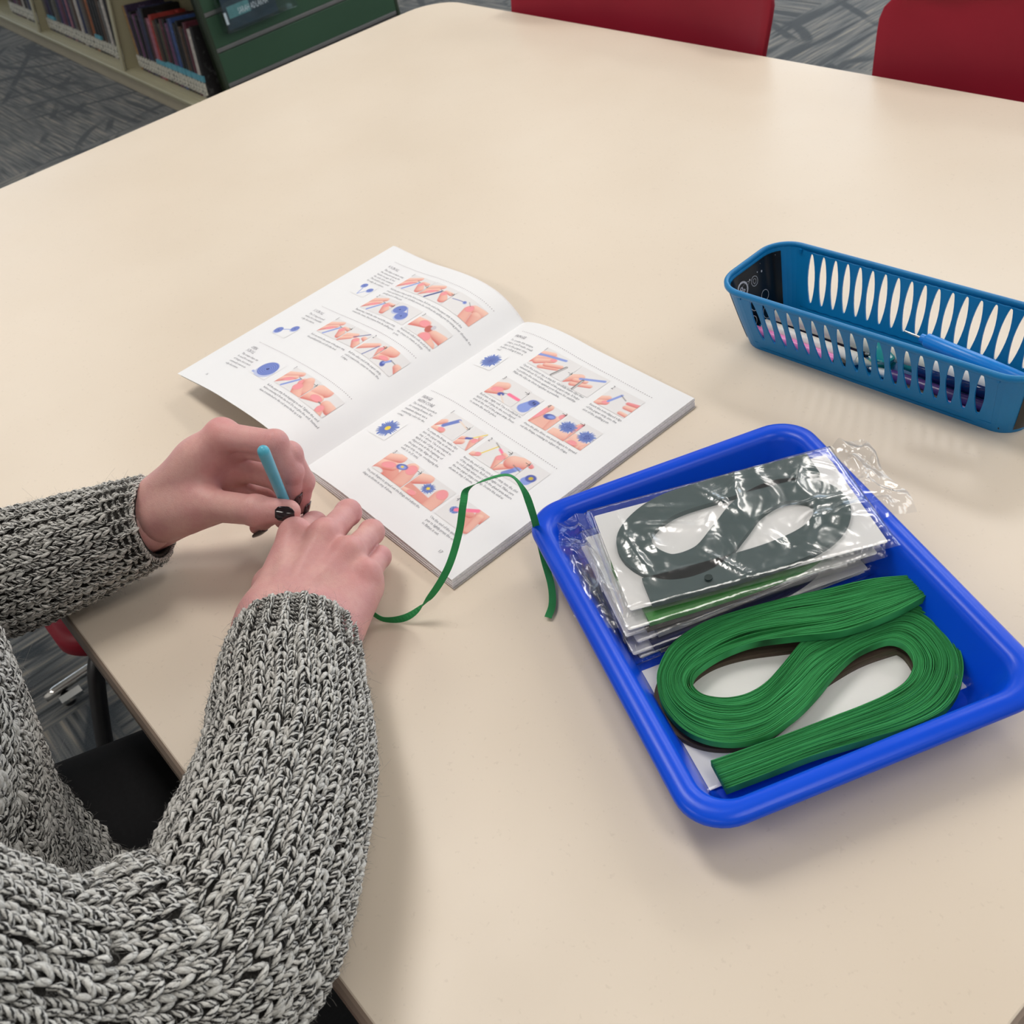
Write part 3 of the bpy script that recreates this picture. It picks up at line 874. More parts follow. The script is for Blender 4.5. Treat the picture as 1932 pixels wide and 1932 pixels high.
# ------------------------------------------------------------------ the loose coil of green strips
M_GREENP = plain('green_paper', srgb(48, 140, 80), 0.72, spec=0.25, var=0.12, nscale=60)
M_GREENE = paper_strip_material('green_strip_edges', srgb(44, 130, 68), srgb(66, 164, 96), 90)
coil = thing('strip_coil', 'loose S shaped coil of bright green paper strips lying in the tray', 'paper strips', tuple(trw(0.05, 0, 0.012)), (0, 0, 0))
def strip_coil():
    E_ = catmull(COIL_EDGES, 190)
    E_ = E_[:]
    n = len(E_)
    Aa, Bb, z1 = E_[:, 0:2], E_[:, 2:4], E_[:, 4] + TZ
    NS = 54
    g = np.random.default_rng(4)
    # relative spacing of the strips, drifting along the coil: they bunch together and part
    k = np.linspace(0, 1, n)
    wts = np.zeros((NS, n))
    for i in range(NS):
        ph = g.uniform(0, 6.28, 3); fr = g.uniform(1.5, 6, 3)
        wts[i] = np.exp(1.0 * (g.normal() * 0.35 + 0.5 * np.sin(fr[0] * k * 6 + ph[0]) + 0.4 * np.sin(fr[1] * k * 6 + ph[1])))
        if g.uniform() < 0.12:
            wts[i] *= 1 + 3.0 * np.clip(np.sin(fr[2] * k * 3 + ph[2]), 0, 1) ** 2
    tight = np.clip(np.minimum(k / 0.06, (1 - k) / 0.22), 0, 1)[None]
    wts = wts * tight + (1 - tight)
    cum = np.cumsum(wts, 0) / wts.sum(0)
    f0 = np.vstack([np.zeros(n), cum[:-1]])
    w = cum - f0
    thick = np.minimum(w * 0.93, (1.15 / NS) * 1.0)
    fa = f0 + (w - thick) * 0.5
    fb = fa + thick
    Vs, Fs, Us, off = [], [], [], 0
    d = np.r_[0, np.cumsum(np.linalg.norm(np.diff((Aa + Bb) / 2, axis=0), axis=1))]
    for i in range(NS):
        dz = g.normal() * 0.00022 + 0.0004 * np.sin(g.uniform(3, 9) * k * 3 + g.uniform(0, 6))
        a = Aa + (Bb - Aa) * fa[i][:, None]; b = Aa + (Bb - Aa) * fb[i][:, None]
        zt = z1 + dz; zb_ = z1 - 0.0058
        V = np.stack([np.c_[a, zb_], np.c_[a, zt - 0.00015], np.c_[a + (b - a) * 0.2, zt], np.c_[b - (b - a) * 0.2, zt], np.c_[b, zt - 0.00015], np.c_[b, zb_]], 1)
        Vs.append(V.reshape(-1, 3))
        fq = grid_faces(n, 6)
        Fs.append(fq + off)
        Us.append(np.stack([np.repeat(d * 10, 6), np.tile(np.array([0, .1, .3, .7, .9, 1]) * 0.02 + i * 0.37, n)], 1))
        Fs.append(np.array([[off, off + 1, off + 4, off + 5], [off + 1, off + 2, off + 3, off + 4]]))
        e = off + (n - 1) * 6
        Fs.append(np.array([[e + 5, e + 4, e + 1, e], [e + 4, e + 3, e + 2, e + 1]]))
        off += n * 6
    o = mkq('paper_strips', np.vstack(Vs), np.vstack(Fs), M_GREENE, coil, world=True, smooth=False, uvs=np.vstack(Us))
    o['kind'] = 'stuff'
strip_coil()
# ------------------------------------------------------------------ the slotted basket
M_BASK = NT('cyan_blue_plastic')
_o = M_BASK.obj()
M_BASK.l(M_BASK.ramp(M_BASK.noise(12, 2, _o), [(0.3, srgb(0, 118, 180)), (0.7, srgb(4, 126, 188))]), M_BASK.b.inputs['Base Color'])
M_BASK.set(Roughness=0.42, Specular_IOR_Level=0.4)
M_BASK.bump(M_BASK.noise(1200, 2, _o), 0.2, 0.0002)
M_BASK = M_BASK.m
BC, BA, BH = (1.377, 0.656), math.radians(3.5), 0.0655
bask = thing('basket', 'blue plastic pencil basket with lens shaped slots and black galaxy tape on its ends', 'basket', (BC[0], BC[1], TZ), (0, 0, BA))
def bdim(v):
    k = v ** 0.9
    return 0.1315 + 0.0145 * k, 0.0315 + 0.0155 * k, 0.020 + 0.006 * k
def bwall_long(side, a, v):
    """a in -1..1 along the straight part of a long side"""
    hx, hy, r = bdim(v)
    return np.stack([a * (hx - r), side * hy + 0 * a, v * BH], -1)
VERT, FACE = [], []
def addq(P, F):
    o = sum(len(x) for x in VERT)
    VERT.append(P.reshape(-1, 3))
    FACE.extend([[i + o for i in f] for f in F])
NSL, VB, VT = 18, 0.235, 0.925
X0, X1 = -0.955, 0.945
for side in (-1, 1):
    for k in range(NSL):
        a0 = X0 + (X1 - X0) * k / NSL; a1 = X0 + (X1 - X0) * (k + 1) / NSL
        if k == 0: a0 = -1.0
        if k == NSL - 1: a1 = 1.0
        ac = X0 + (X1 - X0) * (k + 0.5) / NSL
        m = 12
        tt = np.linspace(0, 1, m + 1)
        yy = VB + (VT - VB) * (0.5 - 0.5 * np.cos(math.pi * tt))
        h = (yy - VB) / (VT - VB)
        hw = (X1 - X0) / NSL * 0.325 * np.clip(4 * h * (1 - h) + 1e-9, 0, 1) ** 0.30 * (0.60 + 0.40 * np.sin(math.pi * h))
        hole = np.array([(ac + w_, y_) for w_, y_ in zip(hw, yy)] + [(ac - w_, y_) for w_, y_ in list(zip(hw, yy))[-2:0:-1]])
        ya = VB - 0.09; yb = VT + 0.02
        outr = np.array([(a1 if i not in (0, m) else ac, ya + (yb - ya) * (0.5 - 0.5 * math.cos(math.pi * i / m))) for i in range(m + 1)] +
                        [(a0, ya + (yb - ya) * (0.5 - 0.5 * math.cos(math.pi * i / m))) for i in range(m - 1, 0, -1)])
        n = len(hole)
        P = np.vstack([hole, outr])
        W3 = np.array([bwall_long(side, np.array(p[0]), np.array(p[1])) for p in P])
        F = [[i, n + i, n + (i + 1) % n, (i + 1) % n] for i in range(n)]
        # corners of the cell
        cpts = np.array([(a1, ya), (a1, yb), (a0, yb), (a0, ya)])
        W3 = np.vstack([W3, [bwall_long(side, np.array(p[0]), np.array(p[1])) for p in cpts]])
        F += [[n, 2 * n, n + 1], [n + m - 1, 2 * n + 1, n + m], [n + m, 2 * n + 2, n + m + 1], [n + n - 1, 2 * n + 3, n]]
        if side > 0: pass
        else: F = [f[::-1] for f in F]
        # plain strips below and above
        for v0, v1 in ((0.0, ya), (yb, 1.0)):
            o = len(W3)
            q = [(a0, v0), (a1, v0), (a1, v1), (a0, v1)]
            W3 = np.vstack([W3, [bwall_long(side, np.array(p[0]), np.array(p[1])) for p in q]])
            F.append([o, o + 1, o + 2, o + 3] if side < 0 else [o + 3, o + 2, o + 1, o])
        addq(W3, F)
def end_ring(v, sx, off=0.0, n=9, nstr=8, trim=0.0):
    """points round one short end at height v, from the near long side to the far one"""
    hx, hy, r = bdim(v)
    hx += off; hy += off; r += off
    P = []
    for k in range(n):
        a = -math.pi / 2 + (math.pi / 2) * k / (n - 1)
        P.append((hx - r + r * math.cos(a), -hy + r + r * math.sin(a)))
    for k in range(1, nstr):
        P.append((hx, -hy + r + (2 * hy - 2 * r) * k / nstr))
    for k in range(n):
        a = (math.pi / 2) * k / (n - 1)
        P.append((hx - r + r * math.cos(a), hy - r + r * math.sin(a)))
    P = np.array(P)
    return np.c_[P[:, 0] * sx, P[:, 1], np.full(len(P), v * BH)]
for sx in (-1, 1):
    lv = (0.0, VB - 0.09, 0.3, 0.5, 0.7, VT + 0.02, 1.0)
    R_ = np.stack([end_ring(v, sx) for v in lv], 0)
    n = R_.shape[1]
    F = grid_faces(len(lv), n).tolist()
    if sx > 0: F = [f[::-1] for f in F]
    addq(R_, F)
V_ = np.vstack(VERT)
o = mk('slotted_wall', V_, FACE, M_BASK, bask, smooth=False)
w_ = o.modifiers.new('weld', 'WELD'); w_.merge_threshold = 0.00005
s_ = o.modifiers.new('solid', 'SOLIDIFY'); s_.thickness = 0.0016; s_.offset = 0.0
# rolled rim and floor
def loop_at(v, off):
    hx, hy, r = bdim(v)
    return rrect(hx + off, hy + off, r + off, 12)
prof = [(-0.0012, -0.0035), (0.0018, -0.0038), (0.0030, -0.0022), (0.0030, 0.0004), (0.0018, 0.0020), (-0.0004, 0.0022), (-0.0014, 0.0008)]
V_ = np.vstack([np.c_[loop_at(1.0, o_), np.full(52, BH + z_)] for o_, z_ in prof])
mk('rim', V_, grid_faces(len(prof), 52, closed_u=True, closed_v=True), M_BASK, bask)
p_ = loop_at(0.0, -0.0002); q_ = loop_at(0.0, -0.006)
V_ = np.vstack([np.c_[loop_at(0.06, 0.0007), np.full(52, BH * 0.06)], np.c_[p_, np.full(52, 0.0008)], np.c_[q_, np.full(52, 0.0)], np.c_[q_, np.full(52, 0.0022)], np.c_[loop_at(0.05, -0.0012), np.full(52, 0.0030)]])
F_ = grid_faces(5, 52, closed_v=True).tolist() + [[2 * 52 + k for k in range(52)][::-1], [3 * 52 + k for k in range(52)]]
mk('base', V_, F_, M_BASK, bask)
for sx, sy in ((-1, -1), (1, -1), (-1, 1), (1, 1)):
    hx, hy, r = bdim(0.93)
    xx = sx * (hx - r); yy = sy * (hy + 0.0012 if sy < 0 else hy - 0.0014)
    box('rim_rib', xx - 0.0012, xx + 0.0012, yy - 0.0008, yy + 0.0008, BH * 0.90, BH * 0.965, M_BASK, bask)
# galaxy tape, inside and outside of both ends
M_GALAXY = NT('galaxy_tape')
_o = M_GALAXY.obj()
_v = M_GALAXY.n('ShaderNodeTexVoronoi'); _v.inputs['Scale'].default_value = 150
M_GALAXY.l(_o, _v.inputs['Vector'])
M_GALAXY.l(M_GALAXY.ramp(_v.outputs['Distance'], [(0.0, srgb(235, 235, 235)), (0.055, srgb(120, 120, 124)), (0.085, srgb(7, 7, 9))]), M_GALAXY.b.inputs['Base Color'])
M_GALAXY.set(Roughness=0.25)
M_GALAXY = M_GALAXY.m
M_STAR = plain('tape_white', srgb(190, 192, 198), 0.5, var=0.3, nscale=900)
for sx in (-1, 1):
    for off, nm in ((-0.0014, 'inner'), (0.0014, 'outer')):
        lv = np.linspace(0.07, 0.93, 10)
        R_ = np.stack([end_ring(v, sx, off)[4:-4] for v in lv], 0)
        n = R_.shape[1]
        F = grid_faces(len(lv), n)
        if (sx > 0) == (nm == 'outer'): F = F[:, ::-1]
        tp = mkq('galaxy_tape', R_.reshape(-1, 3), F, M_GALAXY, bask)
        # printed planets: rings, a ringed planet and a cratered moon
        def onw(y, v, e):
            hx, hy, r = bdim(v)
            return (sx * (hx + off + (e if nm == 'outer' else -e)), y, v * BH)
        def ring(cy, cz, rad, w, squash=1.0, tilt=0.0):
            V, F = [], []
            m = 28
            for k in range(m):
                a = 2 * math.pi * k / m
                for rr in (rad - w / 2, rad + w / 2):
                    yy, zz = rr * math.cos(a), rr * squash * math.sin(a)
                    V.append(onw(cy + yy * math.cos(tilt) - zz * math.sin(tilt), (cz + yy * math.sin(tilt) + zz * math.cos(tilt)) / BH, 0.0003))
            for k in range(m):
                j = (k + 1) % m
                F.append([2 * k, 2 * k + 1, 2 * j + 1, 2 * j])
            return V, F
        q = [ring(0.002, 0.046, 0.0046, 0.0005), ring(0.002, 0.046, 0.0022, 0.0004), ring(-0.004, 0.026, 0.0062, 0.0006), ring(0.012, 0.027, 0.0052, 0.0005, 0.95),
             ring(-0.0155, 0.046, 0.0068, 0.0018), ring(-0.0155, 0.046, 0.0105, 0.0006, 0.25, 0.3), ring(0.010, 0.011, 0.006, 0.0005), ring(-0.011, 0.012, 0.0048, 0.0006),
             ring(0.014, 0.05, 0.0006, 0.0008), ring(0.008, 0.052, 0.0004, 0.0006), ring(-0.004, 0.05, 0.0005, 0.0008)]
        for cy, cz in ((-0.006, 0.029), (-0.002, 0.0275), (-0.0035, 0.0235), (-0.0005, 0.0245)):
            q.append(ring(cy, cz, 0.0005, 0.0009))
        for cy, cz, k in ((-0.017, 0.047, 3.6), (-0.014, 0.0445, 2.6)):
            q.append(ring(cy, cz, 0.0008 * k / 2, 0.0008 * k / 2 * 0.9))
        v, f = join_vf(q)
        mk('planet_print', v, f, M_STAR, tp, smooth=False)

# ------------------------------------------------------------------ what lies in the basket
M_PINK = plain('pink_plastic', srgb(232, 130, 190), 0.35)
M_WHITE = plain('white_plastic', srgb(232, 230, 224), 0.4, var=0.01)
M_CREAMP = plain('cream_plastic', srgb(226, 222, 205), 0.42, var=0.01)
M_PURPLE = plain('dark_purple_plastic', srgb(44, 28, 62), 0.3)
M_VIOLET = plain('violet_plastic', srgb(74, 48, 112), 0.3)
M_BLACKP = plain('black_plastic', srgb(18, 18, 20), 0.35)
M_NAVYP = plain('navy_gloss', srgb(16, 40, 96), 0.12, coat=0.4)
M_TEALP = plain('teal_gloss', srgb(30, 146, 150), 0.15, coat=0.4)
M_AQUA = plain('aqua_plastic', srgb(52, 186, 170), 0.3)
M_BRIGHT = plain('bright_blue_plastic', srgb(4, 132, 222), 0.32, var=0.02)
M_STEEL = plain('steel', (0.62, 0.61, 0.58), 0.25, 1.0)
def pen(name, label, cat, p0, p1, segs, sides=18):
    """segs: (part name, material, [(fraction, radius)...])"""
    p = thing(name, label, cat, tuple(p0), (0, 0, 0), 'pens and tools in the basket')
    for nm, m, pr in segs:
        v, f = lathe_along(p0, p1, pr, sides)
        o = mk(nm, v, f, m, p, world=True)
        autosmooth(o, 50)
    return p
pen('pen', 'pink pen lying along the near side of the basket', 'pen', (1.2480, 0.6300, 0.7486), (1.3620, 0.6318, 0.7486),
    [('barrel', M_PINK, [(0, .002), (.01, .0046), (.8, .0046), (.82, .0042)]), ('nib_section', M_BLACKP, [(.82, .0038), (.9, .003), (.97, .0012)]), ('nib', M_STEEL, [(.97, .001), (1, .0005)])])
pen('glue_pen', 'white glue pen beside the pink pen in the basket', 'pen', (1.2540, 0.6405, 0.7490), (1.3715, 0.6425, 0.7490),
    [('barrel', M_WHITE, [(0, .003), (.01, .006), (.86, .0062), (.88, .005)]), ('tip', M_CREAMP, [(.88, .0044), (.97, .0028), (1, .001)])])
pen('gel_pen', 'dark purple pen with a steel tip lying across the white glue pen', 'pen', (1.2530, 0.6520, 0.7500), (1.3690, 0.6540, 0.7500),
    [('barrel', M_PURPLE, [(0, .003), (.01, .005), (.90, .005), (.91, .0044)]), ('band', M_VIOLET, [(.20, .00515), (.235, .00515)]), ('tip', M_STEEL, [(.905, .0042), (.96, .0026), (1, .0008)])])
pen('marker', 'thick cream marker lying along the far side of the basket', 'marker', (1.2620, 0.6500, 0.7605), (1.4880, 0.6590, 0.7605),
    [('barrel', M_CREAMP, [(0, .004), (.008, .0078), (.70, .0080), (.705, .0080)]), ('cap', M_WHITE, [(.706, .0082), (.98, .0082), (1, .006)])])
pen('tape_roll', 'small glossy teal roll in the middle of the basket', 'tape roll', (1.3725, 0.6555, 0.7450), (1.3800, 0.6470, 0.7660),
    [('rim', M_TEALP, [(0, .010), (.04, .0118), (.3, .0118), (.34, .0095)]), ('hub', M_AQUA, [(.34, .0094), (.7, .0094)]), ('lid', M_TEALP, [(.7, .0096), (.72, .0118), (.95, .0118), (1, .010)])], 26)
pen('pen', 'violet pen with a white tip at the right end of the basket', 'pen', (1.3720, 0.6385, 0.7482), (1.4985, 0.6450, 0.7488),
    [('tip', M_WHITE, [(0, .001), (.06, .0032), (.16, .0045)]), ('barrel', M_VIOLET, [(.16, .0050), (.17, .0054), (.99, .0054), (1, .003)])])
pen('pen', 'black and purple pen lying lowest at the near right of the basket', 'pen', (1.4010, 0.6330, 0.7465), (1.4985, 0.6338, 0.7465),
    [('barrel', M_BLACKP, [(0, .002), (.05, .0038), (.99, .0038), (1, .002)]), ('band', M_VIOLET, [(.5, .0039), (.7, .0039)])])
pen('glue_bottle', 'glossy navy bottle lying at the right of the teal roll in the basket', 'bottle', (1.3930, 0.6530, 0.7550), (1.4780, 0.6560, 0.7565),
    [('cap', M_TEALP, [(0, .002), (.02, .0055), (.16, .0062)]), ('bottle', M_NAVYP, [(.16, .0068), (.2, .0085), (.97, .0085), (1, .005)])])
pen('quilling_pen', 'bright blue slotted quilling pen resting across the top of the basket', 'quilling pen', (1.4046, 0.6360, 0.7995), (1.5190, 0.6430, 0.7860),
    [('needle', M_STEEL, [(0, .0005), (.01, .0008), (.13, .0009)]), ('collar', M_BRIGHT, [(.125, .002), (.13, .0036), (.165, .0038)]), ('handle', M_BRIGHT, [(.165, .0048), (.175, .0058), (.6, .0062), (.98, .0058), (1, .003)])])
# ------------------------------------------------------------------ the open book
PG = {'R': dict(A=(1.0603, .2372), B=(1.0448, .5157), C=(1.28645, .2362), D=(1.2784, .5184),
                s=[0, .03, .06, .13, .2, .33, .45, .58, .7, .87, 1], zt=[.004, .0076, .0098, .0134, .0152, .0152, .0128, .0114, .0104, .0088, .0079],
                zb=[.0045, .0062, .0075, .0090, .0102, .0113, .0112, .0106, .0100, .0090, .0078]),
      'L': dict(A=(1.0603, .2372), B=(1.0448, .5157), C=(.82894, .22511), D=(.80721, .52196),
                s=[0, .02, .065, .146, .22, .295, .4, .504, .65, .732, .87, 1], zt=[.004, .0085, .0172, .0268, .0302, .0314, .0306, .0282, .0240, .0225, .0216, .0215],
                zb=[.004, .0080, .0160, .0250, .0285, .0302, .0312, .0312, .0306, .0290, .0255, .0222])}
def smooth_interp(x, xs, ys):
    """monotone-ish cubic through the points"""
    xs = np.asarray(xs, float); ys = np.asarray(ys, float)
    m = np.gradient(ys, xs)
    i = np.clip(np.searchsorted(xs, x) - 1, 0, len(xs) - 2)
    h = xs[i + 1] - xs[i]; t = (x - xs[i]) / h
    return (2 * t ** 3 - 3 * t ** 2 + 1) * ys[i] + (t ** 3 - 2 * t ** 2 + t) * h * m[i] + (-2 * t ** 3 + 3 * t ** 2) * ys[i + 1] + (t ** 3 - t ** 2) * h * m[i + 1]
def page(side, s, t, dz=0.0, ext=0.0, zf=1.0):
    """point of a page: s from the spine outwards, t from the foot up (0..1)"""
    g = PG[side]
    s = np.asarray(s, float); t = np.asarray(t, float)
    A, B, C, D = (np.array(g[k]) for k in 'ABCD')
    a = A + (B - A) * t[..., None]; c = C + (D - C) * t[..., None]
    q = a + (c - a) * (s + ext * s)[..., None]
    ss = np.clip(s, 0, 1)
    z = smooth_interp(ss, g['s'], g['zb']) * (1 - t) + smooth_interp(ss, g['s'], g['zt']) * t
    return np.concatenate([q, (0.74 + z * zf + dz)[..., None]], -1)
M_PAPER = plain('book_paper', srgb(240, 240, 242), 0.5, spec=0.35, var=0.004)
M_LEAF = plain('leaf_edges', srgb(236, 233, 235), 0.8, var=0.08, nscale=500)
M_COVER = plain('book_cover', srgb(176, 170, 166), 0.5)
M_INK = plain('grey_ink', srgb(136, 136, 142), 0.7)
M_INKL = plain('light_grey_ink', srgb(150, 148, 154), 0.7)
M_INKD = plain('dark_ink', srgb(40, 40, 44), 0.7)
M_DOT = plain('dotted_rule_ink', srgb(160, 150, 156), 0.7)
def print_material():
    t = NT('printed_picture')
    a = t.n('ShaderNodeAttribute', attribute_name='Col')
    t.l(a.outputs['Color'], t.b.inputs['Base Color'])
    t.set(Roughness=0.45, Specular_IOR_Level=0.35)
    return t.m
M_PRINT = print_material()
book_o = thing('open_book', 'open white craft instruction book with step photographs lying on the table', 'book', (1.052, 0.376, TZ))
SGRID = np.r_[0, 0.008, 0.018, 0.03, 0.045, 0.065, 0.09, 0.12, np.linspace(0.16, 1, 30)]
TGRID = np.linspace(0, 1, 14)
def sheet(name, side, dz, ext, zf, mat, thick, parent, sy=0.0):
    Sg, Tg = np.meshgrid(SGRID, TGRID, indexing='ij')
    P = page(side, Sg, Tg, dz, ext, zf)
    Q = P.copy(); Q[..., 2] -= thick
    if sy: P[..., 1] += sy; Q[..., 1] += sy
    nu, nv = Sg.shape
    F = grid_faces(nu, nv)
    if side == 'L': F = F[:, ::-1]
    n = nu * nv
    B = F[:, ::-1] + n
    # rim
    rimi = [i * nv for i in range(nu)] + [(nu - 1) * nv + j for j in range(1, nv)] + [i * nv + nv - 1 for i in range(nu - 2, -1, -1)] + [j for j in range(nv - 2, 0, -1)]
    r = np.array(rimi); r2 = np.roll(r, -1)
    E_ = np.stack([r, r + n, r2 + n, r2], -1)
    if side == 'L': E_ = E_[:, ::-1]
    o = mkq(name, np.vstack([P.reshape(-1, 3), Q.reshape(-1, 3)]), np.vstack([F, B, E_]), mat, parent, world=True)
    autosmooth(o, 40)
    return o
pgR = sheet('page', 'R', 0.0, 0.0, 1.0, M_PAPER, 0.00015, book_o)
pgL = sheet('page', 'L', 0.0, 0.0, 1.0, M_PAPER, 0.00015, book_o)
rr_ = random.Random(5)
NB = 11
for k in range(1, NB):
    f = 1 - k / NB
    o = sheet('leaves', 'R', 0.0002, 0.0016 * (k / NB) * 6 + rr_.uniform(-0.002, 0.002), f, M_LEAF, 0.00042, book_o, sy=-0.0004 * k * 0.5 + rr_.uniform(-.0003, .0003))
o = sheet('cover', 'R', 0.0009, 0.014, 0.03, M_COVER, 0.0004, book_o, sy=-0.002)
for k in range(1, 6):
    o = sheet('leaves', 'L', -0.00042 * k, 0.002 * k * 0.6 - 0.004 + rr_.uniform(-0.002, 0.002), 1.0, M_LEAF, 0.0002, book_o, sy=0.0006 * k)
o = sheet('cover', 'L', -0.0036, -0.004, 1.0, M_COVER, 0.0004, book_o, sy=0.002)

# ---- printing on the pages: letters, rules and arrows are flat shapes laid on the paper
WID = {'R': 0.2300, 'L': 0.2350}
HGT = 0.2830
def on_page(side, X, Y, dz):
    """reading coordinates in metres (x from the left edge of the text column) are turned into (s,t) by the callers"""
    return page(side, X, Y, dz)
class Ink:
    def __init__(self): self.v, self.f, self.n = [], [], 0
    def add(self, side, s, t, faces, dz=0.00042):
        self.v.append(on_page(side, np.asarray(s), np.asarray(t), dz))
        self.f += [[i + self.n for i in q] for q in faces]
        self.n += len(s)
    def build(self, name, mat, parent):
        if not self.n: return None
        o = mk(name, np.vstack(self.v), self.f, mat, parent, world=True, smooth=False)
        o['kind'] = 'stuff'
        return o
_GL = {}
def glyphs(text):
    """flat mesh of a line of text at size 1: vertices, faces, width"""
    if text in _GL: return _GL[text]
    cu = bpy.data.curves.new('t', 'FONT')
    cu.body = text
    cu.resolution_u = 1
    ob = bpy.data.objects.new('t', cu)
    me = bpy.data.meshes.new_from_object(ob)
    v = np.empty(len(me.vertices) * 3); me.vertices.foreach_get('co', v)
    v = v.reshape(-1, 3)[:, :2].copy()
    f = [list(p.vertices) for p in me.polygons]
    w = v[:, 0].max() - v[:, 0].min() if len(v) else 0
    if len(v): v[:, 0] -= v[:, 0].min()
    bpy.data.objects.remove(ob); bpy.data.curves.remove(cu); bpy.data.meshes.remove(me)
    _GL[text] = (v, f, w)
    return _GL[text]
INK = {('R', m): Ink() for m in ('ink', 'light', 'dark', 'dot')}
INK.update({('L', m): Ink() for m in ('ink', 'light', 'dark', 'dot')})
def line(side, text, s0, t0, size_t, xs, kind='ink', shear=0.0):
    """text starting at (s0,t0); size_t = font size in t; xs = metres of width per unit of font width"""
    v, f, w = glyphs(text)
    if not len(v): return
    sgn = 1 if side == 'R' else -1
    s = s0 + sgn * (v[:, 0] * xs + v[:, 1] * shear * xs) / WID[side]
    t = t0 + v[:, 1] * size_t
    INK[(side, kind)].add(side, s, t, f)
def block(side, lines, s0, t0, pitch, s1=None, size=0.92, kind='ink', xs=None):
    if xs is None:
        w = glyphs(lines[0])[2]
        xs = abs(s1 - s0) * WID[side] / w
    for i, ln in enumerate(lines):
        line(side, ln, s0, t0 - i * pitch, pitch * size, xs, kind)
    return xs
def dots(side, s0, t0, s1, t1, n=66):
    k = np.linspace(0, 1, n)
    m = 6
    a = np.linspace(0, 2 * math.pi, m, endpoint=False)
    r = 0.00050
    for q in k:
        s, t = s0 + (s1 - s0) * q, t0 + (t1 - t0) * q
        INK[(side, 'dot')].add(side, s + r * np.cos(a) / WID[side], t + r * np.sin(a) / HGT, [list(range(m))] if side == 'R' else [list(range(m))[::-1]])
def stroke(side, pts, w, kind='dark'):
    P = np.array(pts, float)
    for a, b in zip(P[:-1], P[1:]):
        d = unit((b - a) * np.array([WID[side], HGT])); nn = np.array([-d[1], d[0]]) * w / 2 / np.array([WID[side], HGT])
        q = np.array([a - nn, b - nn, b + nn, a + nn])
        INK[(side, kind)].add(side, q[:, 0], q[:, 1], [[0, 1, 2, 3]])
def arrow(side, s, t):
    g = 1 if side == 'R' else -1
    L = 0.0052 / WID[side]
    stroke(side, [(s - g * L, t), (s, t)], 0.0004)
    stroke(side, [(s - g * L * .33, t + 0.0075), (s, t), (s - g * L * .33, t - 0.0075)], 0.0004)

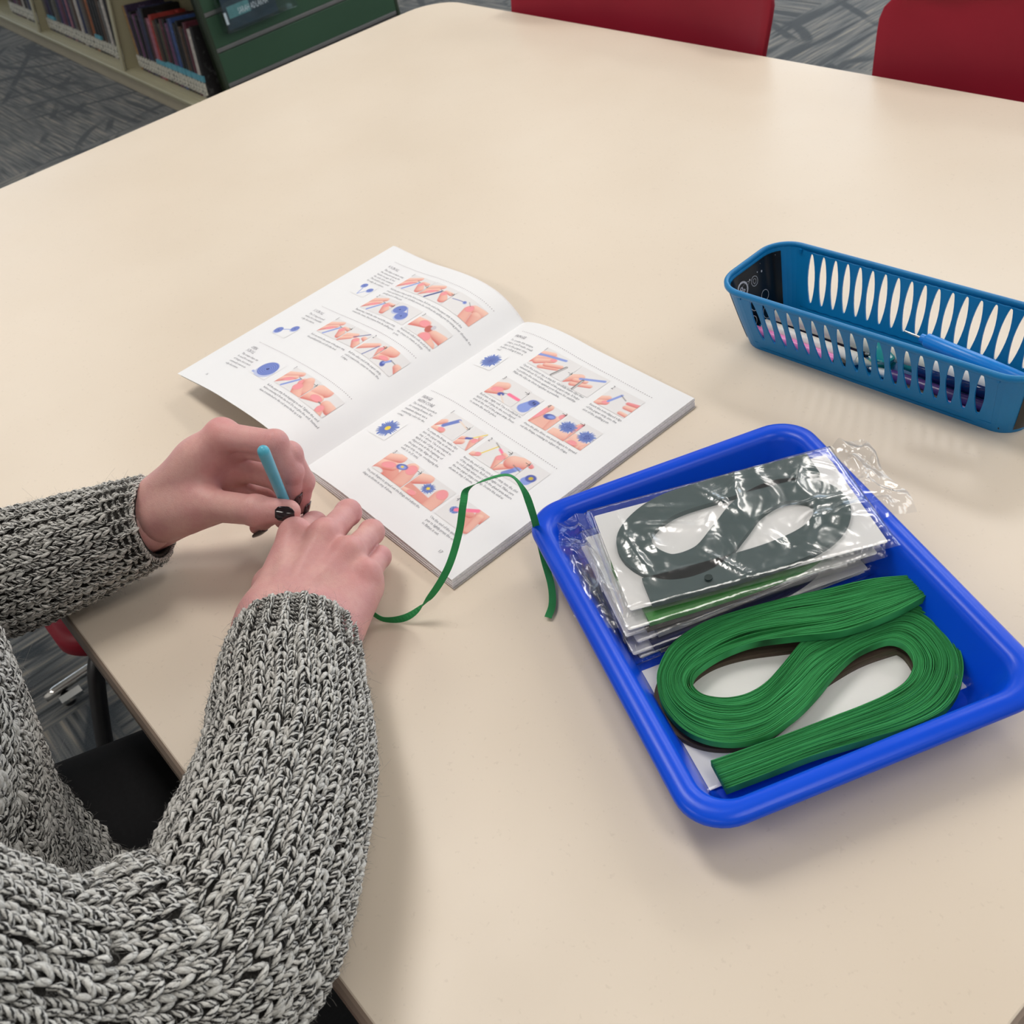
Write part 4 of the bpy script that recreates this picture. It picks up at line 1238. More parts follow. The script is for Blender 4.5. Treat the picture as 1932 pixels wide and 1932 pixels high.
# ---- printed photographs: small grids coloured per vertex
SK_L, SK_D, NAILC = np.array(srgb(252, 216, 198)), np.array(srgb(218, 118, 110)), np.array(srgb(244, 158, 164))
BLUEP, BLUED, PINKP, YEL, STEELP, WOODP = (np.array(srgb(*c)) for c in ((140, 160, 226), (84, 98, 176), (250, 128, 160), (242, 214, 74), (120, 116, 118), (236, 218, 204)))
BGP, PAPERC = np.array(srgb(232, 230, 231)), np.array(srgb(240, 240, 242))
def sst(a, b, x):
    t = np.clip((x - a) / (b - a), 0, 1)
    return t * t * (3 - 2 * t)
class Pic:
    def __init__(self, side, s0, s1, t0, t1, bg=BGP, res=0.00055):
        self.side = side; self.box = (s0, s1, t0, t1)
        w = abs(s1 - s0) * WID[side]; h = (t1 - t0) * HGT
        self.a = w / h
        nx, ny = max(8, int(w / res)), max(8, int(h / res))
        self.x, self.y = np.meshgrid(np.linspace(0, self.a, nx), np.linspace(0, 1, ny), indexing='ij')
        self.c = np.ones((nx, ny, 3)) * bg
        self.e = 1.2 / ny
    def put(self, d, col):
        m = 1 - sst(-self.e, self.e, d)
        self.c = self.c * (1 - m[..., None]) + col * m[..., None]
        return self
    def finger(self, x0, y0, x1, y1, r0, r1=None, lt=SK_L, dk=SK_D):
        r1 = r0 if r1 is None else r1
        ax, ay = x1 - x0, y1 - y0
        L2 = ax * ax + ay * ay
        h = np.clip(((self.x - x0) * ax + (self.y - y0) * ay) / L2, 0, 1)
        r = r0 + (r1 - r0) * h
        dx, dy = self.x - x0 - ax * h, self.y - y0 - ay * h
        d = np.hypot(dx, dy) - r
        sh = np.clip(0.42 - 0.55 * (dy * 0.85 + dx * -0.15) / r + 0.25 * (np.hypot(dx, dy) / r) ** 3, 0, 1)
        col = lt + (dk - lt) * sh[..., None]
        return self.put(d, col)
    def ell(self, x, y, a, b, ang, col):
        c, s = math.cos(ang), math.sin(ang)
        X = ((self.x - x) * c + (self.y - y) * s) / a; Y = (-(self.x - x) * s + (self.y - y) * c) / b
        return self.put((np.hypot(X, Y) - 1) * min(a, b), col)
    def nail(self, x, y, a, b, ang=0.0):
        self.ell(x, y, a * 1.06, b * 1.1, ang, SK_D * 0.35 + NAILC * 0.65)
        return self.ell(x, y, a, b, ang, NAILC)
    def seg(self, x0, y0, x1, y1, w, col):
        ax, ay = x1 - x0, y1 - y0
        h = np.clip(((self.x - x0) * ax + (self.y - y0) * ay) / (ax * ax + ay * ay), 0, 1)
        return self.put(np.hypot(self.x - x0 - ax * h, self.y - y0 - ay * h) - w / 2, col)
    def coil(self, x, y, a, b, ang=0.0, hole=0.12):
        c, s = math.cos(ang), math.sin(ang)
        X = ((self.x - x) * c + (self.y - y) * s) / a; Y = (-(self.x - x) * s + (self.y - y) * c) / b
        r = np.hypot(X, Y) + 0.02 * np.arctan2(Y, X)
        k = 0.5 + 0.5 * np.sin(r * 34)
        col = BLUED + (BLUEP - BLUED) * (0.25 + 0.6 * k)[..., None]
        col = np.where((r < hole)[..., None], BLUED * 0.4, col)
        self.ell(x + 0.02, y - b * 0.35, a * 1.06, b * 0.95, ang, BLUEP * 0.55 + 0.4)
        return self.put((np.hypot(X, Y) - 1) * min(a, b), col)
    def fringe(self, x, y, r, core=False, sq=0.85, bg=None):
        X, Y = self.x - x, (self.y - y) / sq
        th = np.arctan2(Y, X); R = np.hypot(X, Y)
        rim = r * (0.86 + 0.14 * np.sin(th * 23 + 3 * np.sin(th * 5)))
        k = 0.5 + 0.5 * np.sin(th * 31 + R / r * 5)
        col = BLUED * 0.85 + (np.array(srgb(150, 178, 240)) - BLUED * 0.85) * (k * (0.25 + 0.75 * np.clip(R / r, 0, 1)))[..., None]
        self.put((R - rim), col)
        if core: self.ell(x, y, r * 0.25, r * 0.25 * sq, 0, YEL)
        return self
    def fill_right(self, x0, col):
        return self.put(x0 - self.x, col)
    def build(self, parent):
        s0, s1, t0, t1 = self.box
        Sg = s0 + (s1 - s0) * self.x / self.a; Tg = t0 + (t1 - t0) * self.y
        P = page(self.side, Sg, Tg, 0.00026)
        F = grid_faces(*self.x.shape)
        if self.side == 'L': F = F[:, ::-1]
        return mkq('printed_picture', P.reshape(-1, 3), F, M_PRINT, parent, world=True, cols=np.clip(self.c, 0, 1).reshape(-1, 3))
def pinch(p, lx, ly, rx, ry, sc=1.0):
    """two hands: a finger and thumb from the left, another pair from the right"""
    p.finger(-0.15, ly - 0.10 * sc, lx - 0.05, ly + 0.22 * sc, 0.16 * sc, 0.13 * sc)
    p.finger(-0.15, ly - 0.30 * sc, lx, ly - 0.02, 0.15 * sc, 0.10 * sc)
    p.nail(lx - 0.14 * sc, ly - 0.08 * sc, 0.15 * sc, 0.075 * sc, 0.55)
    return p
# right page -------------------------------------------------------------
p = Pic('R', 0.2994, 0.505, 0.803, 0.905)
p.finger(-.1, .25, .55, .72, .2, .14).finger(-.1, .6, .45, .82, .14, .12).seg(-.1, .55, 1.0, .86, .11, BLUEP).finger(.2, .25, .68, .60, .14, .10).finger(.5, .12, 1.05, .36, .10, .08).finger(.6, .30, 1.1, .52, .10, .09)
p.nail(.66, .62, .11, .06, .5).seg(1.12, .05, 1.26, .62, .10, STEELP).seg(1.14, .05, 1.27, .62, .03, np.array((.75, .73, .73))).build(pgR)
p = Pic('R', 0.509, 0.665, 0.795, 0.905)
p.finger(-.1, .25, .3, .55, .2, .16).finger(.3, .2, .85, .42, .10, .08).finger(.25, .38, .6, .5, .1, .08).seg(.36, .52, 1.05, .86, .10, BLUEP).seg(.5, -.05, .48, .5, .09, STEELP).seg(.52, -.05, .49, .48, .03, np.array((.75, .73, .73))).build(pgR)
p = Pic('R', 0.7033, 0.868, 0.792, 0.893)
p.finger(-.1, .14, .25, .42, .15, .12).finger(-.05, -.02, .34, .22, .13, .12).nail(.32, .22, .11, .07, .4).seg(.36, .32, .52, .78, .10, BLUEP).seg(.5, .78, .8, .66, .03, STEELP).finger(1.45, .7, .95, .6, .10, .07, NAILC, SK_D)
p.finger(1.5, .5, 1.02, .42, .14, .1).finger(1.45, .12, 1.05, .12, .08).build(pgR)
p = Pic('R', 0.2929, 0.458, 0.606, 0.706)
p.finger(-.1, .3, .4, .62, .26, .2).finger(-.1, .1, .45, .32, .18, .14).nail(.28, .36, .22, .11, .45).ell(.58, .26, .13, .09, .4, BLUED).seg(.62, .24, .98, .0, .05, WOODP).seg(.6, .34, .8, .42, .025, STEELP).seg(.82, .42, 1.28, .42, .13, PINKP).build(pgR)
p = Pic('R', 0.4605, 0.538, 0.602, 0.702)
p.ell(.38, .3, .22, .22, .0, BLUEP).seg(.30, .30, .44, .62, .38, BLUEP).ell(.47, .66, .22, .15, .2, BLUED * .7 + BLUEP * .3).ell(.43, .68, .03, .05, 0, BLUED * .3).ell(.52, .65, .03, .05, 0, BLUED * .3).build(pgR)
p = Pic('R', 0.5754, 0.679, 0.597, 0.698)
p.fill_right(-1, SK_L * .6 + SK_D * .4).ell(.4, .95, .42, .42, 0, BGP).finger(-.1, .1, .12, .85, .2, .16).nail(.05, .5, .12, .3, -.2).finger(.95, -.2, .75, .55, .22, .2).nail(.84, .8, .16, .12, .2).ell(.44, .55, .22, .13, .3, BLUED).ell(.50, .57, .13, .08, .3, BLUEP).build(pgR)
p = Pic('R', 0.6875, 0.7792, 0.597, 0.698)
p.fill_right(-1, BGP).finger(-.1, -.1, .5, .1, .32, .28).finger(.9, .2, .72, .75, .2, .2).nail(.76, .78, .13, .17, .2).fringe(.38, .55, .33).build(pgR)
p = Pic('R', 0.782, 0.870, 0.599, 0.700)
p.finger(-.1, .15, .6, .05, .34, .3).finger(-.05, .02, .38, .1, .12, .1).finger(.75, .1, 1.0, .9, .2, .06).nail(.25, .1, .16, .09, .2).fringe(.42, .55, .33).build(pgR)
p = Pic('R', 0.2823, 0.425, 0.376, 0.470)
p.finger(-.1, .2, .2, .5, .15, .13).finger(-.05, -.02, .5, .12, .16, .12).nail(.42, .16, .14, .08, .1).seg(.33, .34, .62, .82, .18, BLUED * .5 + BLUEP * .5).seg(.64, .84, 1.16, .72, .06, WOODP).build(pgR)
p = Pic('R', 0.4316, 0.5137, 0.373, 0.470)
p.seg(.32, .45, .7, 1.0, .05, YEL).finger(-.1, .0, .22, .2, .16, .12).finger(-.1, .25, .2, .42, .09, .07).seg(.22, .42, .4, .52, .1, BLUED).finger(.8, .02, .52, .45, .15, .13).finger(.9, .5, .62, .72, .12, .09).nail(.55, .5, .11, .1, .8).build(pgR)
p = Pic('R', 0.5357, 0.676, 0.37, 0.465)
p.finger(-.05, .0, .3, .2, .12, .1).nail(.26, .2, .1, .07, .4).seg(.34, .3, .56, .86, .05, YEL).seg(.36, .95, .72, .82, .03, STEELP).seg(.72, .8, .98, .7, .1, PINKP).finger(1.3, .1, 1.0, .5, .2, .14).finger(1.35, .6, 1.0, .72, .12, .08).nail(1.03, .54, .15, .11, .8).build(pgR)
p = Pic('R', 0.6777, 0.777, 0.37, 0.468)
p.finger(-.1, .0, .42, .5, .14, .13).finger(.3, .62, .62, .78, .3, .26).seg(.45, .1, .62, .42, .2, BLUED * .4 + BLUEP * .6).ell(.66, .5, .14, .08, .3, BLUEP).seg(.42, .55, .9, .45, .03, STEELP).finger(1.15, .5, .98, .48, .14, .1, NAILC).build(pgR)
p = Pic('R', 0.7804, 0.877, 0.372, 0.470)
p.finger(-.1, .86, .1, .82, .1, .08, NAILC).ell(.42, .28, .19, .16, 0, BLUEP).seg(.42, .28, .46, .42, .36, BLUEP).ell(.47, .46, .19, .16, .2, BLUED).ell(.47, .46, .08, .07, .2, YEL * .7).build(pgR)
p = Pic('R', 0.2729, 0.471, 0.132, 0.232)
p.finger(.45, .35, 1.1, .0, .34, .3, SK_L * .5 + SK_D * .5).finger(-.15, .5, .55, .85, .2, .2).finger(-.1, .2, .62, .45, .24, .2).nail(.42, .42, .26, .13, .4).finger(1.4, .1, 1.2, .75, .3, .26).nail(1.26, .72, .19, .2, .9).ell(.88, .62, .22, .13, .3, BLUED).ell(.9, .62, .15, .09, .3, BLUEP).ell(.88, .63, .06, .045, 0, YEL)
p.ell(.25, .0, .28, .14, .2, BGP).build(pgR)
p = Pic('R', 0.4764, 0.672, 0.130, 0.230)
p.finger(-.1, .55, .4, .82, .28, .2).finger(.0, .05, 1.2, -.05, .34, .34, SK_L * .4 + SK_D * .6).finger(.0, .0, .5, .12, .13, .1).nail(.42, .12, .17, .08, .1).finger(1.4, .0, 1.28, .6, .3, .26).nail(1.3, .66, .18, .2, 1.0).fringe(.72, .56, .27, True).build(pgR)
p = Pic('R', 0.6873, 0.870, 0.133, 0.230)
p.finger(1.6, .9, 1.35, .9, .35, .3).finger(1.05, .6, 1.25, .0, .14, .12, SK_L * .6 + SK_D * .4).finger(1.3, .75, 1.42, .15, .15, .13).nail(1.2, .1, .08, .13, .2).finger(1.0, .66, .9, .62, .13, .12, SK_L * .5 + SK_D * .5).ell(.42, .48, .17, .13, 0, BLUED).fringe(.42, .48, .19).seg(.45, .52, 1.05, .92, .15, PINKP).build(pgR)
def icon(side, s, t, w, h):
    g = 1 if side == 'R' else -1
    return Pic(side, s - g * w / 2 / WID[side], s + g * w / 2 / WID[side], t - h / 2 / HGT, t + h / 2 / HGT, PAPERC, 0.0004)
p = icon('R', 0.1435, 0.7424, 0.026, 0.026); p.ell(.52, .36, .3, .22, 0, PAPERC * .93).fringe(.5, .5, .46, sq=.95).build(pgR)
p = icon('R', 0.1182, 0.2885, 0.028, 0.028); p.ell(.5, .32, .36, .24, 0, PAPERC * .9).fringe(.5, .5, .46, True, sq=.95).build(pgR)
# left page (s runs against the reading direction) ------------------------
def roll(p, k=0):
    p.finger(-.15, .45, .62, .86, .2, .12).finger(-.15, .12, .55, .62, .18, .11).nail(.36, .42, .22, .09, .6).seg(.42, .05, .78, .62, .10, BLUEP if k != 1 else BLUED * .6).seg(.66, .7, .92, .66, .03, STEELP)
    p.finger(1.25, .3, .98, .58, .2, .14).finger(1.3, .7, .95, .72, .1, .07).nail(1.0, .58, .13, .1, .8)
    return p
roll(Pic('L', 0.6424, 0.465, 0.805, 0.905), 0).build(pgL)
roll(Pic('L', 0.4609, 0.289, 0.807, 0.907), 1).build(pgL)
p = Pic('L', 0.2865, 0.0927, 0.809, 0.909)
p.seg(.1, .55, .62, .68, .035, BLUED).coil(.66, .68, .075, .075).finger(1.7, .75, 1.2, .7, .28, .2).finger(1.25, -.1, 1.05, .5, .2, .17).finger(1.7, .1, 1.45, .5, .3, .2).nail(1.05, .58, .13, .17, -.2).seg(.8, .8, .98, .68, .02, STEELP).build(pgL)
roll(Pic('L', 0.6448, 0.480, 0.637, 0.737), 0).build(pgL)
p = Pic('L', 0.476, 0.310, 0.642, 0.742); p.coil(.42, .62, .3, .25, .3).seg(.62, .84, .98, .55, .04, BLUEP).coil(.84, .36, .27, .24, .3).build(pgL)
p = Pic('L', 0.292, 0.097, 0.640, 0.738)
p.finger(-.1, .45, .55, .62, .3, .22).nail(.5, .62, .22, .16, .1).ell(.86, .52, .16, .2, .4, SK_D * .8).ell(.95, .68, .09, .12, .2, np.array((.62, .6, .66))).finger(1.6, .5, 1.2, .45, .25, .2).finger(1.35, -.1, 1.02, .12, .34, .24).nail(1.05, .16, .2, .2, .5).build(pgL)
roll(Pic('L', 0.6575, 0.502, 0.4435, 0.540), 0).build(pgL)
p = Pic('L', 0.4949, 0.362, 0.446, 0.540); p.finger(-.1, .3, .55, .6, .2, .14).finger(-.1, .05, .45, .42, .15, .1).seg(.55, .5, 1.05, .96, .05, BLUED * .7).finger(1.2, .1, .8, .4, .2, .16).nail(.82, .42, .13, .1, .5).finger(1.3, .6, 1.0, .66, .14, .1).build(pgL)
p = Pic('L', 0.3481, 0.2345, 0.444, 0.540); p.finger(-.1, .2, .6, .72, .16, .12).seg(.5, .0, .68, .7, .05, BLUED * .5 + BLUEP * .3).finger(1.1, .3, .9, .62, .16, .14).finger(1.2, .75, .9, .82, .08, .06).nail(.9, .66, .1, .09, .6).build(pgL)
p = Pic('L', 0.2299, 0.1, 0.441, 0.540); p.finger(-.1, .6, .35, .82, .32, .26).finger(-.1, .25, .42, .46, .16, .12).nail(.3, .42, .18, .09, .3).ell(.5, .2, .1, .14, .6, BLUED).seg(.5, .25, .62, .5, .09, BLUEP).seg(.6, .52, .9, .5, .03, STEELP).finger(1.25, .3, .98, .46, .2, .15).build(pgL)
roll(Pic('L', 0.4656, 0.272, 0.160, 0.258), 0).finger(1.5, .35, 1.2, .75, .3, .22).finger(1.45, -.05, 1.12, .3, .24, .2).nail(1.08, .34, .19, .16, .7).build(pgL)
p = Pic('L', 0.2672, 0.1105, 0.156, 0.254)
p.finger(-.1, .5, .5, .85, .3, .3).finger(-.1, .25, .6, .45, .24, .18).nail(.48, .42, .24, .13, .1).seg(.72, .36, .9, .36, .05, STEELP).finger(1.25, .4, 1.0, .45, .24, .2).finger(1.1, -.1, .98, .2, .17, .14).nail(.98, .2, .11, .16, 0).build(pgL)
p = icon('L', 0.7697, 0.726, 0.026, 0.022); p.seg(.5, .1, .28, .72, .05, BLUEP).seg(.52, .1, .86, .6, .05, BLUEP).coil(.2, .78, .2, .17, .3).coil(.93, .62, .2, .17, .3).build(pgL)
p = icon('L', 0.8171, 0.3894, 0.030, 0.024); p.seg(.42, .42, .84, .62, .05, BLUEP).coil(.25, .3, .23, .22, .3).coil(.98, .74, .22, .2, .3).build(pgL)
p = icon('L', 0.5824, 0.1942, 0.030, 0.028); p.seg(.1, .12, .5, .1, .1, BLUEP * .8 + .15).coil(.56, .5, .44, .40, .2).build(pgL)

# text --------------------------------------------------------------------
B = block
dots('R', 0.0946, 0.935, 0.8684, 0.921); dots('R', 0.0698, 0.5127, 0.8734, 0.4969)
dots('L', 0.8527, 0.9244, 0.0897, 0.9322); dots('L', 0.8342, 0.5617, 0.105, 0.5672); dots('L', 0.8416, 0.2831, 0.1093, 0.2817)
def title(side, txt, s, t, xs=0.0048, size=0.0205): line(side, txt, s, t, size, xs, 'light')
title('R', 'FRINGE', 0.0882, 0.897)
xi = B('R', ['To create this unique', "shape, you'll make small", 'clips in the paper strip', 'before rolling it into a', 'coil.'], 0.0945, 0.872, 0.0172, 0.2417, size=0.82)
xs = B('R', ['Open the scissor tips a tiny bit. Carefully make clips that', 'extend about \u2154 of the width of the paper strip. It helps', 'to position the scissors against your fingers for stability.', 'Make the clips as close together as possible.'], 0.2965, 0.7845, 0.0158, 0.6539, size=0.86)
B('R', ['Insert the non-clipped edge', 'of the paper strip into the', 'slot of the quilling pen.'], 0.7025, 0.7745, 0.0162, size=0.84, xs=xs)
B('R', ['Roll into a tight coil. Use a toothpick to', 'apply a dab of glue to the non-clipped', 'area at the end of the paper strip. Press', 'to secure the end in place.'], 0.290, 0.589, 0.0158, size=0.86, xs=xs)
B('R', ['Once the glue dries, use your fingers to spread', 'out the fringe, rotating to adjust the shape.'], 0.5735, 0.5785, 0.0160, size=0.85, xs=xs)
title('R', 'FRINGE', 0.066, 0.468); title('R', 'WITH CORE', 0.066, 0.446)
B('R', ['This technique is perfect', 'for creating flowers. For', 'maximum impact, use a', 'contrasting color for the', 'center.'], 0.0640, 0.4285, 0.0175, size=0.82, xs=xi)
B('R', ['To create the fringe, make clips', 'into the paper strip as shown in', 'step 1 above. Use a toothpick to', 'apply a dab of glue to the non-', 'clipped area at the beginning of', 'the paper strip. Align the core', 'paper strip on top, overlapping the', 'ends \u00bc in (5 mm).'], 0.2805, 0.3575, 0.0155, size=0.87, xs=xs)
B('R', ['Insert the end of the core paper strip into the slot', 'of the quilling pen. Roll into a tight coil. Make sure', 'to roll slowly when you reach the glued area where', 'the two paper strips overlap. Secure the end as', 'shown in step 3 above.'], 0.536, 0.3475, 0.0153, size=0.88, xs=xs)
B('R', ['Use your fingers to spread out the fringe and adjust the', 'shape as shown in step 4 above.'], 0.2702, 0.1135, 0.0160, size=0.85, xs=xs)
B('R', ['Use the end of the quilling', 'pen to lightly press the core', 'to flatten it out.'], 0.6932, 0.1115, 0.0158, size=0.86, xs=xs)
line('R', '17', 0.8576, 0.0405, 0.0165, 0.0042, 'light')
for tx, s, t in (('1', 0.300, 0.886), ('2', 0.700, 0.876), ('3', 0.295, 0.690), ('4', 0.576, 0.680), ('1', 0.2835, 0.462), ('2', 0.538, 0.450), ('3', 0.279, 0.216), ('4', 0.699, 0.2085)):
    line('R', tx, s, t, 0.026, 0.0058, 'ink')
for s, t in ((0.508, 0.852), (0.4585, 0.690), (0.680, 0.690), (0.7805, 0.690), (0.428, 0.448), (0.677, 0.455), (0.7795, 0.455), (0.474, 0.214)): arrow('R', s, t)
title('L', 'V SCROLL', 0.848, 0.884, 0.0046); 
B('L', ['This shape is made using', 'the same process as the', 'hearts on page 15, but', 'the coils curve outward.', 'This motif is often used', 'for edge decorations.'], 0.8408, 0.8615, 0.0172, size=0.82, xs=xi)
B('L', ['Fold the paper strip in half to form a crease. Roll one end of the paper strip toward the', 'crease and remove the coil. Carefully remove the coil from the quilling pen by using your thumb to', 'gently push it off the pen.'], 0.6455, 0.7815, 0.0172, size=0.80, xs=xs)
B('L', ['Repeat step 1 with the other end of the paper strip,', 'toward the crease, then remove from the quilling pen.'], 0.6465, 0.6175, 0.0172, size=0.80, xs=xs)
B('L', ['Hold both rolled coils and pinch', 'the crease to create a sharp', 'point.'], 0.2938, 0.6235, 0.0165, size=0.83, xs=xs)
title('L', 'S SCROLL', 0.8465, 0.524, 0.0046)
B('L', ['This S shaped scroll', 'makes for a beautiful', 'edge decoration.'], 0.8425, 0.502, 0.0172, size=0.82, xs=xi)
B('L', ['Roll one end to the center of the paper strip,', 'then gently pull the coil off of the tool.'], 0.6570, 0.4180, 0.0172, size=0.80, xs=xs)
B('L', ['Roll the other end of the paper strip,', 'coil it toward the center to create the', 'S shape.'], 0.3535, 0.4215, 0.0168, size=0.82, xs=xs)
title('L', 'OPEN', 0.8425, 0.2420, 0.0046); title('L', 'SCROLL', 0.8415, 0.2215, 0.0046)
B('L', ['This unique shape can', 'be used for a variety', 'of designs, but is most', 'commonly seen as an', 'edge decoration.'], 0.8375, 0.2005, 0.0170, size=0.82, xs=xi)
B('L', ['Roll the paper strip from beginning to end. Tighten the end', 'before removing it from the tool. Do not glue the end. Instead', 'leave it unattached so the coil opens back up a bit.'], 0.4715, 0.1345, 0.0160, size=0.85, xs=xs)
line('L', '16', 0.838, 0.049, 0.0165, 0.0042, 'light')
for tx, s, t in (('1', 0.648, 0.890), ('2', 0.650, 0.717), ('3', 0.290, 0.724), ('1', 0.655, 0.530), ('2', 0.350, 0.529), ('1', 0.470, 0.246)):
    line('L', tx, s, t, 0.026, 0.0058, 'ink')
for s, t in ((0.288, 0.880), (0.478, 0.705), (0.464, 0.862), (0.498, 0.520), (0.232, 0.520), (0.270, 0.236)): arrow('L', s, t)
for sd, pg in (('R', pgR), ('L', pgL)):
    for kd, m in (('ink', M_INK), ('light', M_INKL), ('dark', M_INKD), ('dot', M_DOT)):
        INK[(sd, kd)].build({'ink': 'printed_text', 'light': 'printed_title', 'dark': 'printed_arrows', 'dot': 'dotted_rule'}[kd], m, pg)

# lettering on the brochure in the acrylic holder
v_, f_, w_ = glyphs('SARAH ADLAKHA')
_k = 0.125 / w_
mk('white_lettering', [(0.0072, 0.070 + x * _k, 0.040 + y * 0.030) for x, y in v_], f_, M_WHITEP, BR, smooth=False)['kind'] = 'stuff'

# ------------------------------------------------------------------ the strip being rolled
RIB = [(1.2657, 0.1722, 0.752), (1.275, 0.178, 0.7435), (1.2892, 0.1912, 0.746), (1.2997, 0.2079, 0.76), (1.3053, 0.2271, 0.78), (1.3017, 0.246, 0.8), (1.2977, 0.2581, 0.818), (1.293, 0.2672, 0.823),
       (1.3016, 0.2808, 0.828), (1.3118, 0.2939, 0.828), (1.3193, 0.2978, 0.815), (1.3225, 0.2988, 0.795), (1.3227, 0.2996, 0.77), (1.3321, 0.2939, 0.752), (1.349, 0.284, 0.7455), (1.3634, 0.272, 0.7445), (1.3697, 0.2619, 0.743)]
_ir, _iu, _vw = np.array((.634, .752, -.18)), np.array((-.42, .53, .74)), np.array((-.65, .39, -.65))
RW = [(0, 0, 1), (0.1, .1, 1), _iu * .6 + _ir * .1, _iu * .25 + _ir * .45 , _ir, _ir, _ir, _ir * .5 + _vw * .6, _vw + _iu * .35, _vw + _iu * .35 , _vw * .5 + _iu * .3 + _ir * .4, _ir, _ir, _ir, _ir, _ir, _ir]
def ribbon():
    n = 120
    P = catmull(RIB, n); Wv = catmull(RW, n)
    T = unit(np.gradient(P, axis=0))
    Wv = unit(Wv - (Wv * T).sum(1, keepdims=True) * T)
    N = unit(np.cross(T, Wv)) * 0.00018
    h = 0.0027
    V = np.stack([P - Wv * h - N, P + Wv * h - N, P + Wv * h + N, P - Wv * h + N], 1)
    low = V[..., 2].min(1)
    V[..., 2] += np.maximum(0, TZ + 0.0003 - low)[:, None]
    st = tag(bpy.data.objects.new('tmp', None), None)
    bpy.data.objects.remove(st)
    F = grid_faces(n, 4, closed_v=True).tolist() + [[0, 1, 2, 3], [(n - 1) * 4 + k for k in (3, 2, 1, 0)]]
    o = mk('paper_strip', V.reshape(-1, 3), F, M_GREENP, None, smooth=False)
    tag(o, 'single green paper strip curling from the right hand over the book towards the tray', 'paper strip')
ribbon()

# ------------------------------------------------------------------ the turquoise pen in the left hand
M_TURQ = plain('turquoise_plastic', srgb(84, 178, 202), 0.28, var=0.02)
PB, PT = np.array((1.1559, 0.1782, 0.7700)), np.array((1.1979, 0.1661, 0.8812))
_L = np.linalg.norm(PT - PB)
qp = thing('quilling_pen', 'turquoise quilling pen held upright between the fingertips of the left hand', 'quilling pen', tuple(PB))
v, f = lathe_along(PB, PT, [(0, .0030), (.02, .0036), (.1, .0040), (.5, .0042), (.955, .0046), (.975, .0043), (.99, .0033), (1, .0012)], 24)
mk('handle', v, f, M_TURQ, qp, world=True)
v, f = lathe_along(PB - (PT - PB) / _L * 0.015, PB, [(0, .0006), (1, .0009)], 10)
mk('needle', v, f, M_STEEL, qp, world=True)
# ------------------------------------------------------------------ the person
def surface_nets(F, org, h):
    """quads of the zero level of the grid F (negative inside)"""
    S_ = F < 0
    nx, ny, nz = F.shape
    c = np.zeros((nx - 1, ny - 1, nz - 1), np.int8)
    for i in (0, 1):
        for j in (0, 1):
            for k in (0, 1):
                c += S_[i:nx - 1 + i, j:ny - 1 + j, k:nz - 1 + k]
    act = (c > 0) & (c < 8)
    I = np.argwhere(act)
    idx = -np.ones(act.shape, np.int32)
    idx[act] = np.arange(len(I))
    acc = np.zeros((len(I), 3)); cnt = np.zeros(len(I))
    x, y, z = I.T
    cor = [(i, j, k) for i in (0, 1) for j in (0, 1) for k in (0, 1)]
    for a in cor:
        for ax in range(3):
            if a[ax]: continue
            b = list(a); b[ax] = 1
            fa = F[x + a[0], y + a[1], z + a[2]]; fb = F[x + b[0], y + b[1], z + b[2]]
            m = (fa < 0) != (fb < 0)
            t = np.where(m, fa / np.where(m, fa - fb, 1), 0)
            p = np.tile(np.array(a, float), (len(I), 1)); p[:, ax] += t
            acc[m] += p[m]; cnt[m] += 1
    V = (I + acc / cnt[:, None]) * h + np.asarray(org)
    Q = []
    for ax in range(3):
        sl0 = [slice(1, -1)] * 3; sl1 = [slice(1, -1)] * 3
        sl0[ax] = slice(0, -1); sl1[ax] = slice(1, None)
        A_, B_ = S_[tuple(sl0)], S_[tuple(sl1)]
        for m, flip in ((A_ & ~B_, False), (~A_ & B_, True)):
            P = np.argwhere(m)
            for q in range(3):
                if q != ax: P[:, q] += 1
            u, v = [(1, 2), (2, 0), (0, 1)][ax]
            def g(du, dv):
                R = P.copy(); R[:, u] -= du; R[:, v] -= dv
                return idx[R[:, 0], R[:, 1], R[:, 2]]
            qd = np.stack([g(1, 1), g(0, 1), g(0, 0), g(1, 0)], -1)
            if flip: qd = qd[:, ::-1]
            Q.append(qd)
    Q = np.vstack(Q)
    return V, Q[(Q >= 0).all(1)]
def smin(a, b, k):
    h = np.clip(k - np.abs(a - b), 0, None) / k
    return np.minimum(a, b) - h * h * k * 0.25
def smax(a, b, k): return -smin(-a, -b, k)
